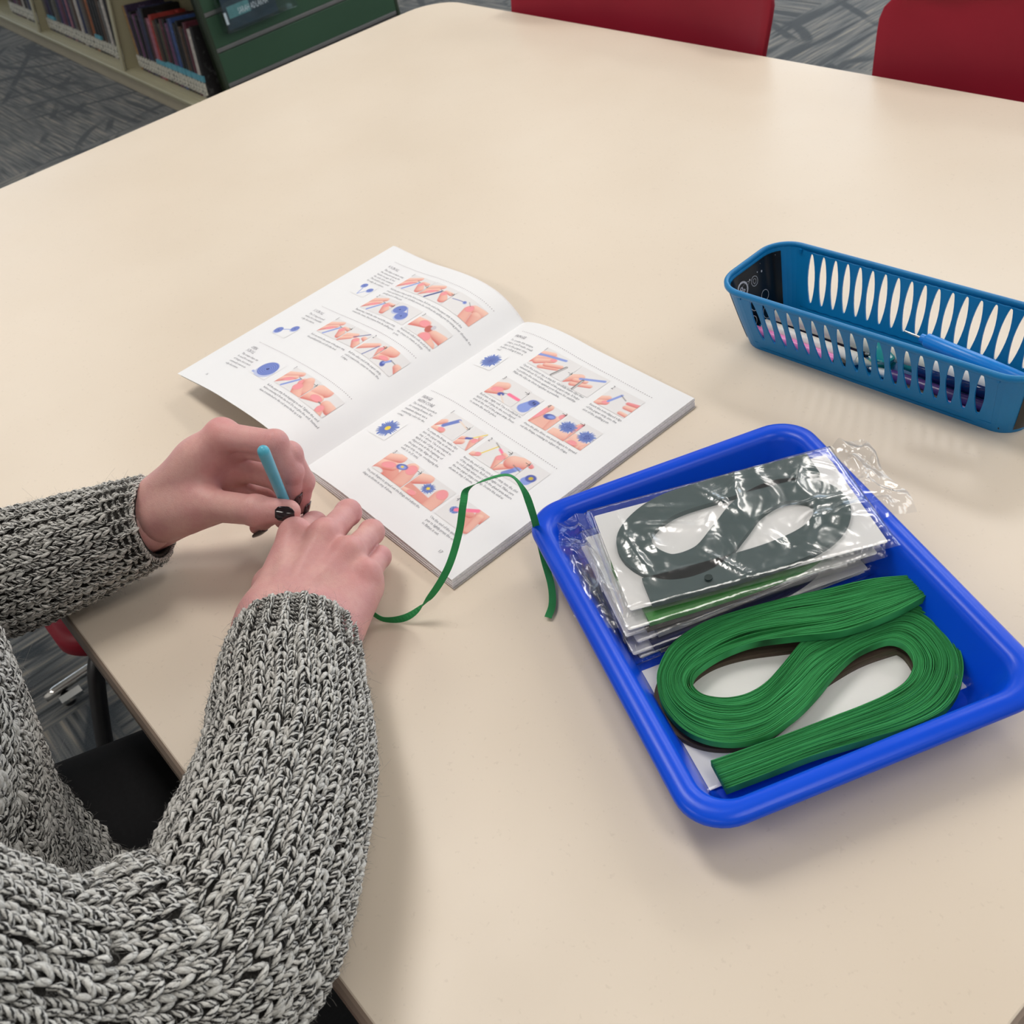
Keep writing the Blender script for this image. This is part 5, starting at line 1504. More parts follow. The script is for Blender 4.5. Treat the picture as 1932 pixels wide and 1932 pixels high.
class Grid:
    def __init__(self, lo, hi, h):
        self.lo, self.h = np.array(lo, float), h
        n = np.ceil((np.array(hi) - self.lo) / h).astype(int) + 1
        self.n = n
        self.X = (self.lo[0] + h * np.arange(n[0]))[:, None, None].astype(np.float32)
        self.Y = (self.lo[1] + h * np.arange(n[1]))[None, :, None].astype(np.float32)
        self.Z = (self.lo[2] + h * np.arange(n[2]))[None, None, :].astype(np.float32)
    def cone(self, p, q, r0, r1, flat=None):
        """tapered capsule"""
        p = np.array(p, float); q = np.array(q, float); d = q - p
        L2 = float(d @ d)
        x, y, z = self.X - p[0], self.Y - p[1], self.Z - p[2]
        h = np.clip((x * d[0] + y * d[1] + z * d[2]) / L2, 0, 1)
        return np.sqrt((x - h * d[0]) ** 2 + (y - h * d[1]) ** 2 + (z - h * d[2]) ** 2) - (r0 + (r1 - r0) * h)
    def ell(self, c, r, rot=None):
        x, y, z = self.X - c[0], self.Y - c[1], self.Z - c[2]
        if rot is not None:
            R = np.array(rot)
            x, y, z = (R[0, 0] * x + R[0, 1] * y + R[0, 2] * z, R[1, 0] * x + R[1, 1] * y + R[1, 2] * z, R[2, 0] * x + R[2, 1] * y + R[2, 2] * z)
        k = np.sqrt((x / r[0]) ** 2 + (y / r[1]) ** 2 + (z / r[2]) ** 2)
        return (k - 1) * min(r)
    def mesh(self, F): return surface_nets(np.asarray(F, np.float32), self.lo, self.h)

HAND_L = {'wr': [(1.0668, 0.0843, 0.800)], 'wru': [(1.062, 0.0900, 0.780)],
          'thumb': [(1.0887, 0.0991, 0.799), (1.1230, 0.1296, 0.810), (1.1673, 0.1510, 0.814), (1.1855, 0.1695, 0.810)],
          'index': [(1.1112, 0.1651, 0.852), (1.1611, 0.1876, 0.854), (1.1690, 0.1894, 0.828), (1.1635, 0.1832, 0.804)],
          'middle': [(1.1096, 0.1739, 0.838), (1.1613, 0.1946, 0.838), (1.163, 0.197, 0.81), (1.1615, 0.1864, 0.79)],
          'ring': [(1.1071, 0.1702, 0.814), (1.1398, 0.1875, 0.806), (1.145, 0.1862, 0.785), (1.1421, 0.1742, 0.772)],
          'pinky': [(1.1004, 0.1634, 0.791), (1.1233, 0.1773, 0.784), (1.1267, 0.173, 0.77), (1.1163, 0.1593, 0.76)]}
HAND_R = {'wr': [(1.2540, 0.0944, 0.788)], 'wru': [(1.2945, 0.1190, 0.784)],
          'thumb': [(1.234, 0.1121, 0.772), (1.1937, 0.1309, 0.764), (1.1645, 0.159, 0.756), (1.1462, 0.1803, 0.753)],
          'index': [(1.2035, 0.1603, 0.8), (1.1812, 0.1852, 0.782), (1.1491, 0.1896, 0.76), (1.1367, 0.186, 0.753)],
          'middle': [(1.2261, 0.1743, 0.802), (1.1992, 0.2087, 0.788), (1.167, 0.2108, 0.758), (1.1623, 0.1933, 0.753)],
          'ring': [(1.2504, 0.1785, 0.795), (1.225, 0.2114, 0.78), (1.1983, 0.2116, 0.755), (1.1942, 0.1964, 0.752)],
          'pinky': [(1.2701, 0.1775, 0.785), (1.243, 0.2035, 0.77), (1.2243, 0.2003, 0.753), (1.2205, 0.187, 0.752)]}
FR = {'thumb': (.0145, .0132, .0116, .0092), 'index': (.0112, .0098, .0086, .0068), 'middle': (.0112, .0099, .0087, .0069), 'ring': (.0107, .0094, .0083, .0066), 'pinky': (.0096, .0083, .0073, .0060)}
FORE_L = [(1.0741, 0.0869, 0.793), (1.0265, -0.0232, 0.789), (0.955, -0.115, 0.800)]
FORE_R = [(1.2836, 0.1069, 0.786), (1.3808, 0.047, 0.796), (1.459, -0.033, 0.804)]
def hand_sdf(H, side, lo, hi, h):
    g = Grid(lo, hi, h)
    wr, wu = np.array(H['wr'][0]), np.array(H['wru'][0])
    fing = ('index', 'middle', 'ring', 'pinky')
    palm = None
    for i, f in enumerate(fing):
        k = i / 3
        a = wr + (wu - wr) * k
        m = np.array(H[f][0])
        rb = .0165 if side == 'R' else .0160
        d = g.cone(a, m, rb, FR[f][0] + .0012 - .0004 * i)
        palm = d if palm is None else smin(palm, d, .014)
    # heel of the hand and the wrist
    fo = np.array((FORE_L if side == 'L' else FORE_R))
    back = unit(fo[1] - fo[0]) * 0.06
    if side == 'R':
        for k in (.0, .33, .66, 1.0):
            a = wr + (wu - wr) * k
            palm = smin(palm, g.cone(a + (np.array(H['middle'][0]) - a) * 0.12, a + back, .0185, .020), .016)
        palm = smin(palm, g.cone(wu + np.array((.004, .012, -.004)), (np.array(H['pinky'][0]) + np.array((.004, -.004, -.006))), .0175, .012), .012)
    else:
        for k in (.0, .5, 1.0):
            a = wr + (wu - wr) * k
            palm = smin(palm, g.cone(a, a + back, .0165, .0185), .016)
    T = [np.array(p) for p in H['thumb']]
    r = FR['thumb']
    th = smin(g.cone(T[0], T[1], .0175, r[1] + .0012), g.cone(T[1], T[2], r[1], r[2]), .006)
    th = smin(th, g.cone(T[2], T[3], r[2], r[3]), .004)
    th = smin(th, g.ell(T[2], (.0112, .0112, .0112)), .004)
    if side == 'L':      # web of the thumb
        palm = smin(palm, g.cone(T[0] * .5 + T[1] * .5, np.array(H['index'][0]) * .72 + wr * .28, .013, .0105), .020)
        palm = smin(palm, g.cone(wr * .5 + wu * .5, T[0] * .3 + T[1] * .7, .016, .012), .016)
        palm = smin(palm, g.cone(wu, np.array(H['pinky'][0]) * .8 + wu * .2 + np.array((.004, -.006, -.006)), .0165, .0125), .012)
    d = smin(palm, th, .012)
    out = d
    for f in fing:
        P = [np.array(p) for p in H[f]]
        r = FR[f]
        x = smin(g.cone(P[0], P[1], r[0], r[1]), g.cone(P[1], P[2], r[1] * .99, r[2]), .004)
        x = smin(x, g.cone(P[2], P[3], r[2], r[3]), .003)
        # knuckle and pad
        out_dir = unit(P[1] - (P[0] + P[2]) / 2)
        x = smin(x, g.ell(P[1] + out_dir * .0016, (r[1] * .92,) * 3), .004)
        x = smin(x, g.ell(P[3] * .55 + P[2] * .45 - unit(P[2] - (P[1] + P[3]) / 2) * .0012, (r[3] * 1.05,) * 3), .004)
        y = smin(palm, x, .007)
        out = np.minimum(out, y)
        kn = P[0] + (np.array((0, .003, .0065)) if side == 'R' else unit(P[0] - (wr + P[1]) / 2) * .004)
        out = smin(out, g.ell(kn, (.0082,) * 3), .008)
    if side == 'R':      # tendons on the back of the hand
        for f in fing[:3]:
            m = np.array(H[f][0]); a = wr * .55 + wu * .45
            up = np.array((0, 0, .0108))
            out = smin(out, g.cone(m * .35 + a * .65 + up * 1.22, m + up * .62, .0028, .003), .010)
    return g.mesh(out)

SKIN = NT('skin')
_o = SKIN.obj()
_n1 = SKIN.noise(28, 3, _o)
_c = SKIN.ramp(_n1, [(0.30, srgb(204, 148, 147)), (0.5, srgb(212, 158, 154)), (0.68, srgb(219, 171, 163))])
_n2 = SKIN.noise(260, 3, _o)
_c = SKIN.mix(SKIN.ramp(_n2, [(0.42, 0.0), (0.62, 0.16)]), _c, srgb(198, 132, 128))
_a = SKIN.n('ShaderNodeAttribute', attribute_name='Col')
_s = SKIN.n('ShaderNodeSeparateColor'); SKIN.l(_a.outputs['Color'], _s.inputs[0])
_c = SKIN.mix(_s.outputs[0], _c, srgb(208, 128, 128))
SKIN.l(_c, SKIN.b.inputs['Base Color'])
SKIN.set(Roughness=0.46, Specular_IOR_Level=0.4, Subsurface_Weight=0.18, Subsurface_Scale=0.006)
SKIN.b.inputs['Subsurface Radius'].default_value = (1.0, 0.35, 0.22)
_v = SKIN.n('ShaderNodeTexVoronoi'); _v.inputs['Scale'].default_value = 900
SKIN.l(_o, _v.inputs['Vector'])
_h = SKIN.math('ADD', SKIN.math('MULTIPLY', _v.outputs['Distance'], 0.5), SKIN.math('MULTIPLY', SKIN.noise(1.0, 3, SKIN.mapping(_o, (700, 260, 260))), 0.5))
SKIN.bump(_h, 0.35, 0.0006)
SKIN = SKIN.m

person = thing('person', 'person in a chunky black and white marled sweater, dark nails, holding a turquoise pen', 'person', (1.15, -0.2, 0.45))
VL, QL = hand_sdf(HAND_L, 'L', (1.020, 0.030, 0.742), (1.205, 0.222, 0.880), 0.00125)
VR, QR = hand_sdf(HAND_R, 'R', (1.120, 0.055, 0.7412), (1.345, 0.235, 0.830), 0.00125)
# the rest of the body: forearms, upper arms, trunk, neck and head
SHO_L, SHO_R = (0.985, -0.215, 1.035), (1.295, -0.225, 1.035)
UA_R = [FORE_R[2], (1.452, -0.129, 0.865), SHO_R]
UA_L = [FORE_L[2], (0.93, -0.17, 0.93), SHO_L]
HC = np.array((1.138, -0.150, 1.325))        # middle of the head, bent over the work
_t = math.radians(22)                          # head bent forward
HR = np.array([(1, 0, 0), (0, math.cos(_t), -math.sin(_t)), (0, math.sin(_t), math.cos(_t))])   # rows: head axes in world (x right, y face, z crown)
HAX = HR.copy()
HAX[1] = (0, math.cos(_t), -math.sin(_t)); HAX[2] = (0, math.sin(_t), math.cos(_t))
def hp(x, y, z): return HC + HAX[0] * x + HAX[1] * y + HAX[2] * z
def body_sdf(g, head_only=False):
    if not head_only:
        d = smin(g.cone(FORE_R[0], FORE_R[2], .030, .034), g.cone(UA_R[0], UA_R[1], .034, .040), .005)
        d = smin(d, g.cone(UA_R[1], SHO_R, .040, .044), .015)
        e = smin(g.cone(FORE_L[0], FORE_L[2], .026, .034), g.cone(UA_L[0], UA_L[1], .036, .040), .01)
        e = smin(e, g.cone(UA_L[1], SHO_L, .040, .044), .015)
        t = smin(g.cone((1.07, -.24, .60), (1.04, -.20, .98), .085, .07), g.cone((1.21, -.24, .60), (1.23, -.21, .98), .085, .07), .12)
        t = smin(t, g.cone(SHO_L, SHO_R, .046, .046), .05)
        d = smin(smin(d, t, .02), e, .02)
    else:
        d = g.cone(SHO_L, SHO_R, .046, .046)
    nk = g.cone((1.14, -.203, 1.05), hp(0, -.035, -.06), .056, .052)
    d = smin(d, nk, .05)
    hd = g.ell(hp(0, -.012, .035), (.074, .094, .088), HAX)
    hd = smin(hd, g.ell(hp(0, .022, -.040), (.056, .068, .074), HAX), .04)
    hd = smin(hd, g.ell(hp(0, .070, -.098), (.022, .020, .016), HAX), .03)
    hd = smin(hd, g.cone(hp(0, .088, .018), hp(0, .112, -.026), .009, .0125), .012)
    for s in (-1, 1):
        hd = smin(hd, g.ell(hp(s * .011, .100, -.030), (.008, .009, .007), HAX), .006)
        hd = smax(hd, -g.ell(hp(s * .032, .092, .010), (.019, .016, .012), HAX), .012)
        hd = smin(hd, g.ell(hp(s * .032, .0765, .0145), (.0155, .0105, .0065), HAX), .004)
        hd = smin(hd, g.ell(hp(s * .036, .064, -.026), (.020, .020, .018), HAX), .02)
        hd = smin(hd, g.ell(hp(s * .078, -.010, -.005), (.007, .019, .030), HAX), .008)
    for z_, r_ in ((-.058, .0075), (-.069, .0085)):
        hd = smin(hd, g.ell(hp(0, .091, z_), (.023, .010, r_ * .75), HAX), .005)
    return smin(d, hd, .025)
g_ = Grid((0.86, -0.36, 0.48), (1.53, 0.13, 1.24), 0.0075)
VB_, QB_ = g_.mesh(body_sdf(g_))
g_ = Grid(HC - np.array((.115, .15, .15)), HC + np.array((.115, .15, .16)), 0.003)
VH_, QH_ = g_.mesh(body_sdf(g_, True))
allV = np.vstack([VL, VR, VB_, VH_])
o1, o2, o3 = len(VL), len(VL) + len(VR), len(VL) + len(VR) + len(VB_)
allQ = np.vstack([QL, QR + o1, QB_ + o2, QH_ + o3])
red = np.zeros((len(allV), 3))
for H in (HAND_L, HAND_R):
    for f in FR:
        for j, (rad, amt) in enumerate(((.014, .55), (.011, .45), (.009, .25), (.012, .4))):
            if f == 'thumb' and j == 0: continue
            dd = np.linalg.norm(allV[:o2] - np.array(H[f][j]) - np.array((0, 0, .004 if j == 0 else 0)), axis=1)
            red[:o2, 0] = np.maximum(red[:o2, 0], amt * np.exp(-(dd / rad) ** 2 * 1.1))
body = mkq('body', allV, allQ, SKIN, person, world=True, cols=red)
sm_ = body.modifiers.new('smooth', 'SMOOTH'); sm_.factor = 0.5; sm_.iterations = 3

# ---- fingernails with dark polish
M_NAIL = plain('dark_nail_polish', srgb(30, 6, 16), 0.10, var=0.1, coat=0.8)
def nail(P2, P3, rt, dorsal, ln, wd, over):
    P2, P3 = np.array(P2, float), np.array(P3, float)
    ax = unit(P3 - P2)
    do = np.array(dorsal, float); do = unit(do - ax * (do @ ax)); si = np.cross(ax, do)
    nu, nv = 20, 17
    u = np.linspace(0, 1, nu)[:, None]; v = np.linspace(-1, 1, nv)[None]
    k = np.sqrt(np.clip(1 - (np.clip((u - .55) / .45, 0, 1)) ** 2.2, 0.10, 1)) * np.sqrt(np.clip(1 - np.clip((.22 - u) / .22, 0, 1) ** 2, .35, 1))
    w = v * wd * k
    R = rt * 1.02
    th = w / R
    base = P3 + ax * (rt * .55 + over) - ax * ln
    lift = 0.0008 + 0.0004 * np.sin(math.pi * u)
    V = base + ax * (ln * u)[..., None] + (do * np.cos(th)[..., None] + si * np.sin(th)[..., None]) * (R + lift)[..., None]
    V = V - do * (0.0016 * (u ** 2))[..., None]
    o = mkq('fingernail', V.reshape(-1, 3), grid_faces(nu, nv), M_NAIL, person, world=True)
    s = o.modifiers.new('solid', 'SOLIDIFY'); s.thickness = 0.0007; s.offset = -1
    return o
camv = np.array(CAM_LOC)
def curl_out(H, f):
    P = [np.array(p) for p in H[f]]
    return P[2] - (P[1] + P[3]) / 2
T_ = HAND_L['thumb']
nail(T_[2], T_[3], .0092, unit(camv - np.array(T_[3])) + np.array((0, 0, -.22)), .0145, .0050, .0018)
for f, rt in (('index', .0068), ('middle', .0069), ('ring', .0066), ('pinky', .0060)):
    dv = curl_out(HAND_L, f) + {'index': np.array((.004, .001, 0)), 'middle': np.array((.006, -.001, 0)), 'ring': np.array((.004, -.002, 0)), 'pinky': np.array((.004, -.001, -.001))}[f]
    nail(HAND_L[f][2], HAND_L[f][3], rt, dv, .0135, .0052, .0038)
for f, rt in (('index', .0068), ('middle', .0069), ('ring', .0066), ('pinky', .0060), ('thumb', .0088)):
    dv = curl_out(HAND_R, f) if f != 'thumb' else np.array((-.5, -.5, .5))
    nail(HAND_R[f][2], HAND_R[f][3], rt, dv, .012, .0052, .0025)

# ---- face details and hair
M_EYE = plain('eye_white', srgb(225, 220, 215), 0.2, var=0.0)
M_IRIS = plain('iris', srgb(60, 44, 34), 0.2)
M_HAIR = NT('brown_hair')
_uv = M_HAIR.n('ShaderNodeTexCoord').outputs['UV']
M_HAIR.l(M_HAIR.ramp(M_HAIR.noise(1.0, 3, M_HAIR.mapping(_uv, (160, 3, 1))), [(0.3, srgb(40, 28, 22)), (0.7, srgb(92, 66, 48))]), M_HAIR.b.inputs['Base Color'])
M_HAIR.set(Roughness=0.45)
M_HAIR = M_HAIR.m
for s in (-1, 1):
    for nm, c, r, m in (('eye', hp(s * .032, .0715, .006), .0115, M_EYE), ('iris', hp(s * .032, .0785, .001), .0054, M_IRIS)):
        v, f = lathe_along(c - HAX[1] * r, c + HAX[1] * r, [(0.5 - 0.5 * math.cos(a), max(r * math.sin(a), 1e-5)) for a in np.linspace(0, math.pi, 9)], 14)
        mk(nm, v, f, m, person, world=True)
def hair():
    nu, nv = 48, 22
    V, U = [], []
    for i in range(nu):
        a = 2 * math.pi * i / nu
        for j in range(nv):
            t = j / (nv - 1)
            k = min(1, max(0, (math.sin(a) - .35) / .45)); back = 1 - k * k * (3 - 2 * k)   # 0 at the face
            dn = (0.74 + back * 2.15) * t
            if dn < 1.3:
                x, y, z = .090 * math.sin(dn) * math.cos(a), -.014 + .110 * math.sin(dn) * math.sin(a), .035 + .098 * math.cos(dn)
            else:
                z0 = .035 + .098 * math.cos(1.3)
                x, y, z = .091 * math.cos(a), -.016 + .109 * math.sin(a), z0 - (dn - 1.3) * .13
            V.append(hp(x, y, z)); U.append((i / nu, t))
    F = grid_faces(nu, nv, closed_u=True)
    o = mkq('hair', np.array(V), F, M_HAIR, person, world=True, uvs=U)
    s = o.modifiers.new('solid', 'SOLIDIFY'); s.thickness = 0.008; s.offset = 0
hair()

# ---- trousers and shoes
M_TROU = plain('black_trousers', srgb(30, 30, 32), 0.85, var=0.1, nscale=300, spec=0.2)
M_SHOE = plain('black_shoe', srgb(24, 24, 26), 0.5)
for s, hipx, kx in ((-1, 1.10, 1.15), (1, 1.245, 1.312)):
    P = catmull([(hipx, -.30, .545), (hipx + .01 * s, -.18, .548), (kx, .0, .552), (kx, .12, .548), (kx, .175, .50), (kx, .165, .40), (kx + .01 * s, .12, .20), (kx + .015 * s, .10, .085)], 40)
    R = np.interp(np.linspace(0, 1, 40), [0, .25, .55, .66, .8, 1], [.092, .088, .076, .070, .060, .052])
    v, f = tube(P, R, 24, up=(1, 0, 0))
    mk('trouser_leg', v, f, M_TROU, person, world=True)
    fx = kx + .015 * s
    q = [(fx, .05, .045, .034), (fx, .08, .05, .04), (fx, .13, .046, .041), (fx, .20, .036, .043), (fx, .26, .030, .040), (fx, .30, .026, .026)]
    ph = np.linspace(0, 2 * math.pi, 18, endpoint=False)
    V = np.array([[(x + w * math.cos(a), y, max(0.001, z * 0.98 + z * math.sin(a))) for a in ph] for x, y, z, w in q])
    F = grid_faces(len(q), 18, closed_v=True).tolist() + [list(range(18))[::-1], [(len(q) - 1) * 18 + k for k in range(18)]]
    mk('shoe', V.reshape(-1, 3), F, M_SHOE, person, world=True)
v, f = tube(catmull([(1.05, -.30, .545), (1.10, -.30, .55), (1.21, -.30, .55), (1.26, -.30, .545)], 12), .097, 20, up=(0, 0, 1))
mk('trouser_seat', v, f, M_TROU, person, world=True)
# ------------------------------------------------------------------ the marled sweater, knitted stitch by stitch
class Sleeve:
    """swept tube: path points with radii; s = distance along it, phi = angle (0 = up)"""
    def __init__(self, pts, rad, n=240, up=(0, 0, 1), squash=1.0):
        P = catmull(np.c_[np.array(pts, float), np.array(rad, float)], n * 2)
        P = resample(P, n)
        for _ in range(2):
            P[1:-1] = (P[:-2] + 2 * P[1:-1] + P[2:]) / 4
        self.P, self.R = P[:, :3], P[:, 3]
        self.T = unit(np.gradient(self.P, axis=0))
        # rotation-minimising frame
        B = np.zeros_like(self.T)
        b = np.array(up, float); b = unit(b - self.T[0] * (b @ self.T[0])); B[0] = b
        for i in range(1, n):
            b = b - self.T[i] * (b @ self.T[i]); b = unit(b); B[i] = b
        self.B = B; self.A = np.cross(self.T, B)
        self.d = np.r_[0, np.cumsum(np.linalg.norm(np.diff(self.P, axis=0), axis=1))]
        self.L = self.d[-1]; self.squash = squash; self.fold = None
    def at(self, s, ph):
        s = np.clip(np.asarray(s, float), 0, self.L)
        f = lambda M: np.stack([np.interp(s, self.d, M[:, k]) for k in range(3)], -1)
        P, T, A, B = f(self.P), unit(f(self.T)), unit(f(self.A)), unit(f(self.B))
        R = np.interp(s, self.d, self.R)
        if self.fold is not None:                # the cloth bunches on the inside of the elbow
            sE, nin, amp = self.fold
            N0 = A * np.sin(ph)[..., None] + B * np.cos(ph)[..., None]
            k = np.clip((N0 * nin).sum(-1), 0, 1) ** 0.7
            R = R + amp * k * (np.exp(-((s - sE - .030) / .017) ** 2) - 1.3 * np.exp(-((s - sE) / .010) ** 2))
        N = A * np.sin(ph)[..., None] + B * (np.cos(ph) * self.squash)[..., None]
        return P + N * R[..., None], unit(N), T
    def mesh(self, inset, nu=120, nv=48, s0=0.0, lip=True):
        s = np.linspace(s0, self.L, nu); ph = np.linspace(0, 2 * math.pi, nv, endpoint=False)
        Sg, Pg = np.meshgrid(s, ph, indexing='ij')
        P, N, T = self.at(Sg, Pg)
        V = P - N * inset
        if lip:                                  # the cuff folds in on itself
            inner = P[:8][::-1] - N[:8][::-1] * (inset + 0.0022)
            V = np.concatenate([inner, V], 0)
        return V.reshape(-1, 3), grid_faces(V.shape[0], nv, closed_v=True)

LOBES = {'V': [], 'cols': []}
def add_lobes(C, Tg, Nn, Wd, path, rad, col):
    """C (m,3) stitch centres; local path (k,3): (across, along, out); rad (k)"""
    m, k, sd = len(C), path.shape[1], 6
    P = C[:, None] + Wd[:, None] * path[..., 0:1] + Tg[:, None] * path[..., 1:2] + Nn[:, None] * path[..., 2:3]
    T = np.gradient(P, axis=1); T = unit(T)
    A = unit(np.cross(T, Nn[:, None]))
    B = np.cross(A, T)
    ph = np.linspace(0, 2 * math.pi, sd, endpoint=False)
    V = P[:, :, None] + rad[..., None, None] * (np.cos(ph)[None, None, :, None] * A[:, :, None] + 0.85 * np.sin(ph)[None, None, :, None] * B[:, :, None])
    LOBES['V'].append(V.reshape(m, k * sd, 3))
    LOBES['cols'].append(col)
KL = 5
def knit(sl, s_rng, ncol, pitch, phi_rng, up_sign, rng, out=0.0, twist=None, size=1.0, rib=False, skip=None, cable=False):
    """lay V stitches over a sleeve; up_sign: direction of the point of the V along s"""
    # rows are spaced by the length of the cloth under each column, so a bend does not stretch the stitches
    fs = np.linspace(s_rng[0], s_rng[1], 260)
    Sg, Cg = [], []
    for c_ in range(ncol):
        q = sl.at(fs, np.full(260, (c_ + 0.5) / ncol * 2 * math.pi))[0]
        al = np.r_[0, np.cumsum(np.linalg.norm(np.diff(q, axis=0), axis=1))]
        rows = max(1, int(al[-1] / pitch))
        x = (np.arange(rows) + 0.5 + 0.5 * (c_ % 2)) * pitch
        Sg.append(np.interp(np.clip(x, 0, al[-1]), al, fs)); Cg.append(np.full(rows, c_))
    Sg, Cg = np.concatenate(Sg), np.concatenate(Cg)
    n = len(Sg)
    Sj = Sg + rng.normal(0, pitch * 0.07, n)
    ph = (Cg + 0.5) / ncol * 2 * math.pi + rng.normal(0, 0.07, n) / ncol * 6.28
    if twist is not None: ph = ph + twist(Sj)
    ph = (ph + math.pi) % (2 * math.pi) - math.pi
    keep = (ph > phi_rng[0]) & (ph < phi_rng[1])
    if skip is not None: keep &= ~skip(Sj, ph)
    Sj, ph, Cg = Sj[keep], ph[keep], Cg[keep]
    n = len(Sj)
    P, N, T = sl.at(Sj, ph)
    W_ = np.cross(N, T)
    R = np.interp(Sj, sl.d, sl.R)
    c = 2 * math.pi * R / ncol
    # how far the bend of the arm stretches or squeezes the rows here
    st = np.linalg.norm(sl.at(Sj + .003, ph)[0] - sl.at(Sj - .003, ph)[0], axis=1) / .006
    good = st > 0.30
    Sj, ph, Cg, P, N, T, W_, c, st = Sj[good], ph[good], Cg[good], P[good], N[good], T[good], W_[good], c[good], st[good]
    n = len(Sj)
    stc = np.ones((n, 1))
    if cable:
        a = 0.75 * np.sin(Sj / 0.016 + Cg * 0.9)
        T, W_ = T * np.cos(a)[:, None] + W_ * np.sin(a)[:, None], W_ * np.cos(a)[:, None] - T * np.sin(a)[:, None]
    a = rng.normal(0, 0.16, n)
    T2 = (T * np.cos(a)[:, None] + W_ * np.sin(a)[:, None]) * up_sign
    W2 = (W_ * np.cos(a)[:, None] - T * np.sin(a)[:, None])
    alt = (Cg % 2 == 0)
    tone = np.clip(rng.normal(0.5, 0.2, n), 0, 1)
    for sgn in (-1, 1):
        k = rng.normal(1, 0.10, n)[:, None] * size
        across = sgn * c[:, None] * np.array([0.02, 0.13, 0.25, 0.36, 0.44])[None]
        along = pitch * np.array([0.66, 0.40, 0.05, -0.34, -0.70])[None] * k * stc
        h = np.array([-0.05, 0.55, 1.0, 0.75, -0.15])[None] * 0.0026 * k + out
        if not rib and not cable:
            h = h + np.where(alt, 0.0009, -0.0011)[:, None]
            across = across * np.where(alt, 1.12, 0.86)[:, None]
        if rib:
            h = np.where(alt[:, None], h + 0.0012, h * 0.6 - 0.0008)
            across = np.where(alt[:, None], across * 0.85, sgn * c[:, None] * np.array([0.02, .15, .28, .41, .54])[None])
            along = np.where(alt[:, None], along, pitch * np.array([0.18, .06, -.0, .06, .18])[None] * k)
        rad = np.minimum(c * 0.225, pitch * 0.31)[:, None] * np.sqrt(stc) * np.array([0.45, 0.86, 1.0, 0.88, 0.5])[None] * k
        rad = rad * rng.uniform(0.9, 1.12, n)[:, None]
        add_lobes(P, T2, N, W2, np.stack([across + 0 * h, along + 0 * h, h], -1), rad, np.stack([rng.uniform(0, 1, n), np.clip(tone + rng.normal(0, .1, n), 0, 1), rng.uniform(0, 1, n)], -1))

def wool_material():
    t = NT('marled_wool')
    uv = t.n('ShaderNodeTexCoord').outputs['UV']
    sp = t.n('ShaderNodeSeparateXYZ'); t.l(uv, sp.inputs[0])
    a = t.n('ShaderNodeAttribute', attribute_name='Col')
    sc = t.n('ShaderNodeSeparateColor'); t.l(a.outputs['Color'], sc.inputs[0])
    o = t.obj()
    nz = t.noise(420, 3, o, 0.6)
    # plies twisting round the yarn
    ph = t.math('ADD', t.math('MULTIPLY', sp.outputs[0], 2.3), t.math('MULTIPLY', sp.outputs[1], 3.0))
    ph = t.math('ADD', t.math('ADD', ph, sc.outputs[0]), t.math('MULTIPLY', nz, 1.1))
    w = t.math('SINE', t.math('MULTIPLY', ph, 2 * math.pi))
    w = t.math('ADD', w, t.math('MULTIPLY', t.math('SUBTRACT', sc.outputs[1], 0.5), 1.5))
    dark = t.ramp(w, [(0.0, 1.0), (0.34, 0.95), (0.52, 0.0)])
    # ramp input is clamped to 0..1: shift the wave there
    sh = t.math('ADD', t.math('MULTIPLY', w, 0.34), 0.60)
    t.t.links.remove(dark.node.inputs[0].links[0]); t.l(sh, dark.node.inputs[0])
    fib = t.noise(1.0, 2, t.mapping(uv, (3.0, 26, 1)))
    light = t.ramp(t.math('ADD', t.math('MULTIPLY', fib, 0.6), t.math('MULTIPLY', nz, 0.4)), [(0.32, srgb(168, 166, 161)), (0.5, srgb(220, 218, 212)), (0.66, srgb(242, 241, 237))])
    dk = t.ramp(fib, [(0.35, srgb(10, 9, 10)), (0.65, srgb(36, 34, 34))])
    t.l(t.mix(dark, light, dk), t.b.inputs['Base Color'])
    t.set(Roughness=0.95, Specular_IOR_Level=0.15, Sheen_Weight=0.25, Sheen_Roughness=0.5)
    t.bump(t.math('ADD', fib, t.math('MULTIPLY', w, 0.12)), 0.7, 0.0008)
    return t.m
M_WOOL = wool_material()
M_WOOLB = plain('wool_ground', srgb(60, 58, 56), 1.0, var=0.5, nscale=700, spec=0.1, bump=0.8, bscale=900)  # shade in the gaps between stitches, put into the dark ground colour
M_FUZZ = plain('wool_fuzz', srgb(150, 147, 142), 1.0, var=0.3, nscale=500, spec=0.1)

sl_R = Sleeve([(1.2790, .1105, .7862), (1.2850, .1066, .7865), (1.3241, .0814, .792), (1.3808, .047, .796), (1.434, -.0035, .802), (1.458, -.033, .804), (1.4645, -.061, .808), (1.458, -.104, .834), (1.4525, -.129, .8645), (1.415, -.175, .955), (1.335, -.225, 1.035), (1.28, -.225, 1.055)],
              [.0405, .0415, .0465, .0510, .0550, .0570, .0572, .0575, .0590, .0630, .0650, .0640], up=(0, 0, 1))
sl_L = Sleeve([(1.0795, 0.0950, 0.7945), (1.0741, 0.0860, 0.7940), (1.052, 0.030, 0.7915), (1.0265, -0.0232, 0.7895), (0.985, -0.085, 0.795), (0.955, -0.125, 0.81), (0.935, -0.175, 0.90), (0.945, -0.215, 1.02), (1.000, -0.220, 1.050)],
              [.0335, .0350, .0425, .0480, .0560, .0600, .0620, .0630, .0600], up=(0, 0, 1))
_cv = np.linalg.norm(np.gradient(sl_R.T, axis=0), axis=1)
_i = int(np.argmax(_cv))
sl_R.fold = (sl_R.d[_i], unit(sl_R.T[_i + 14] - sl_R.T[_i - 14]), 0.009)
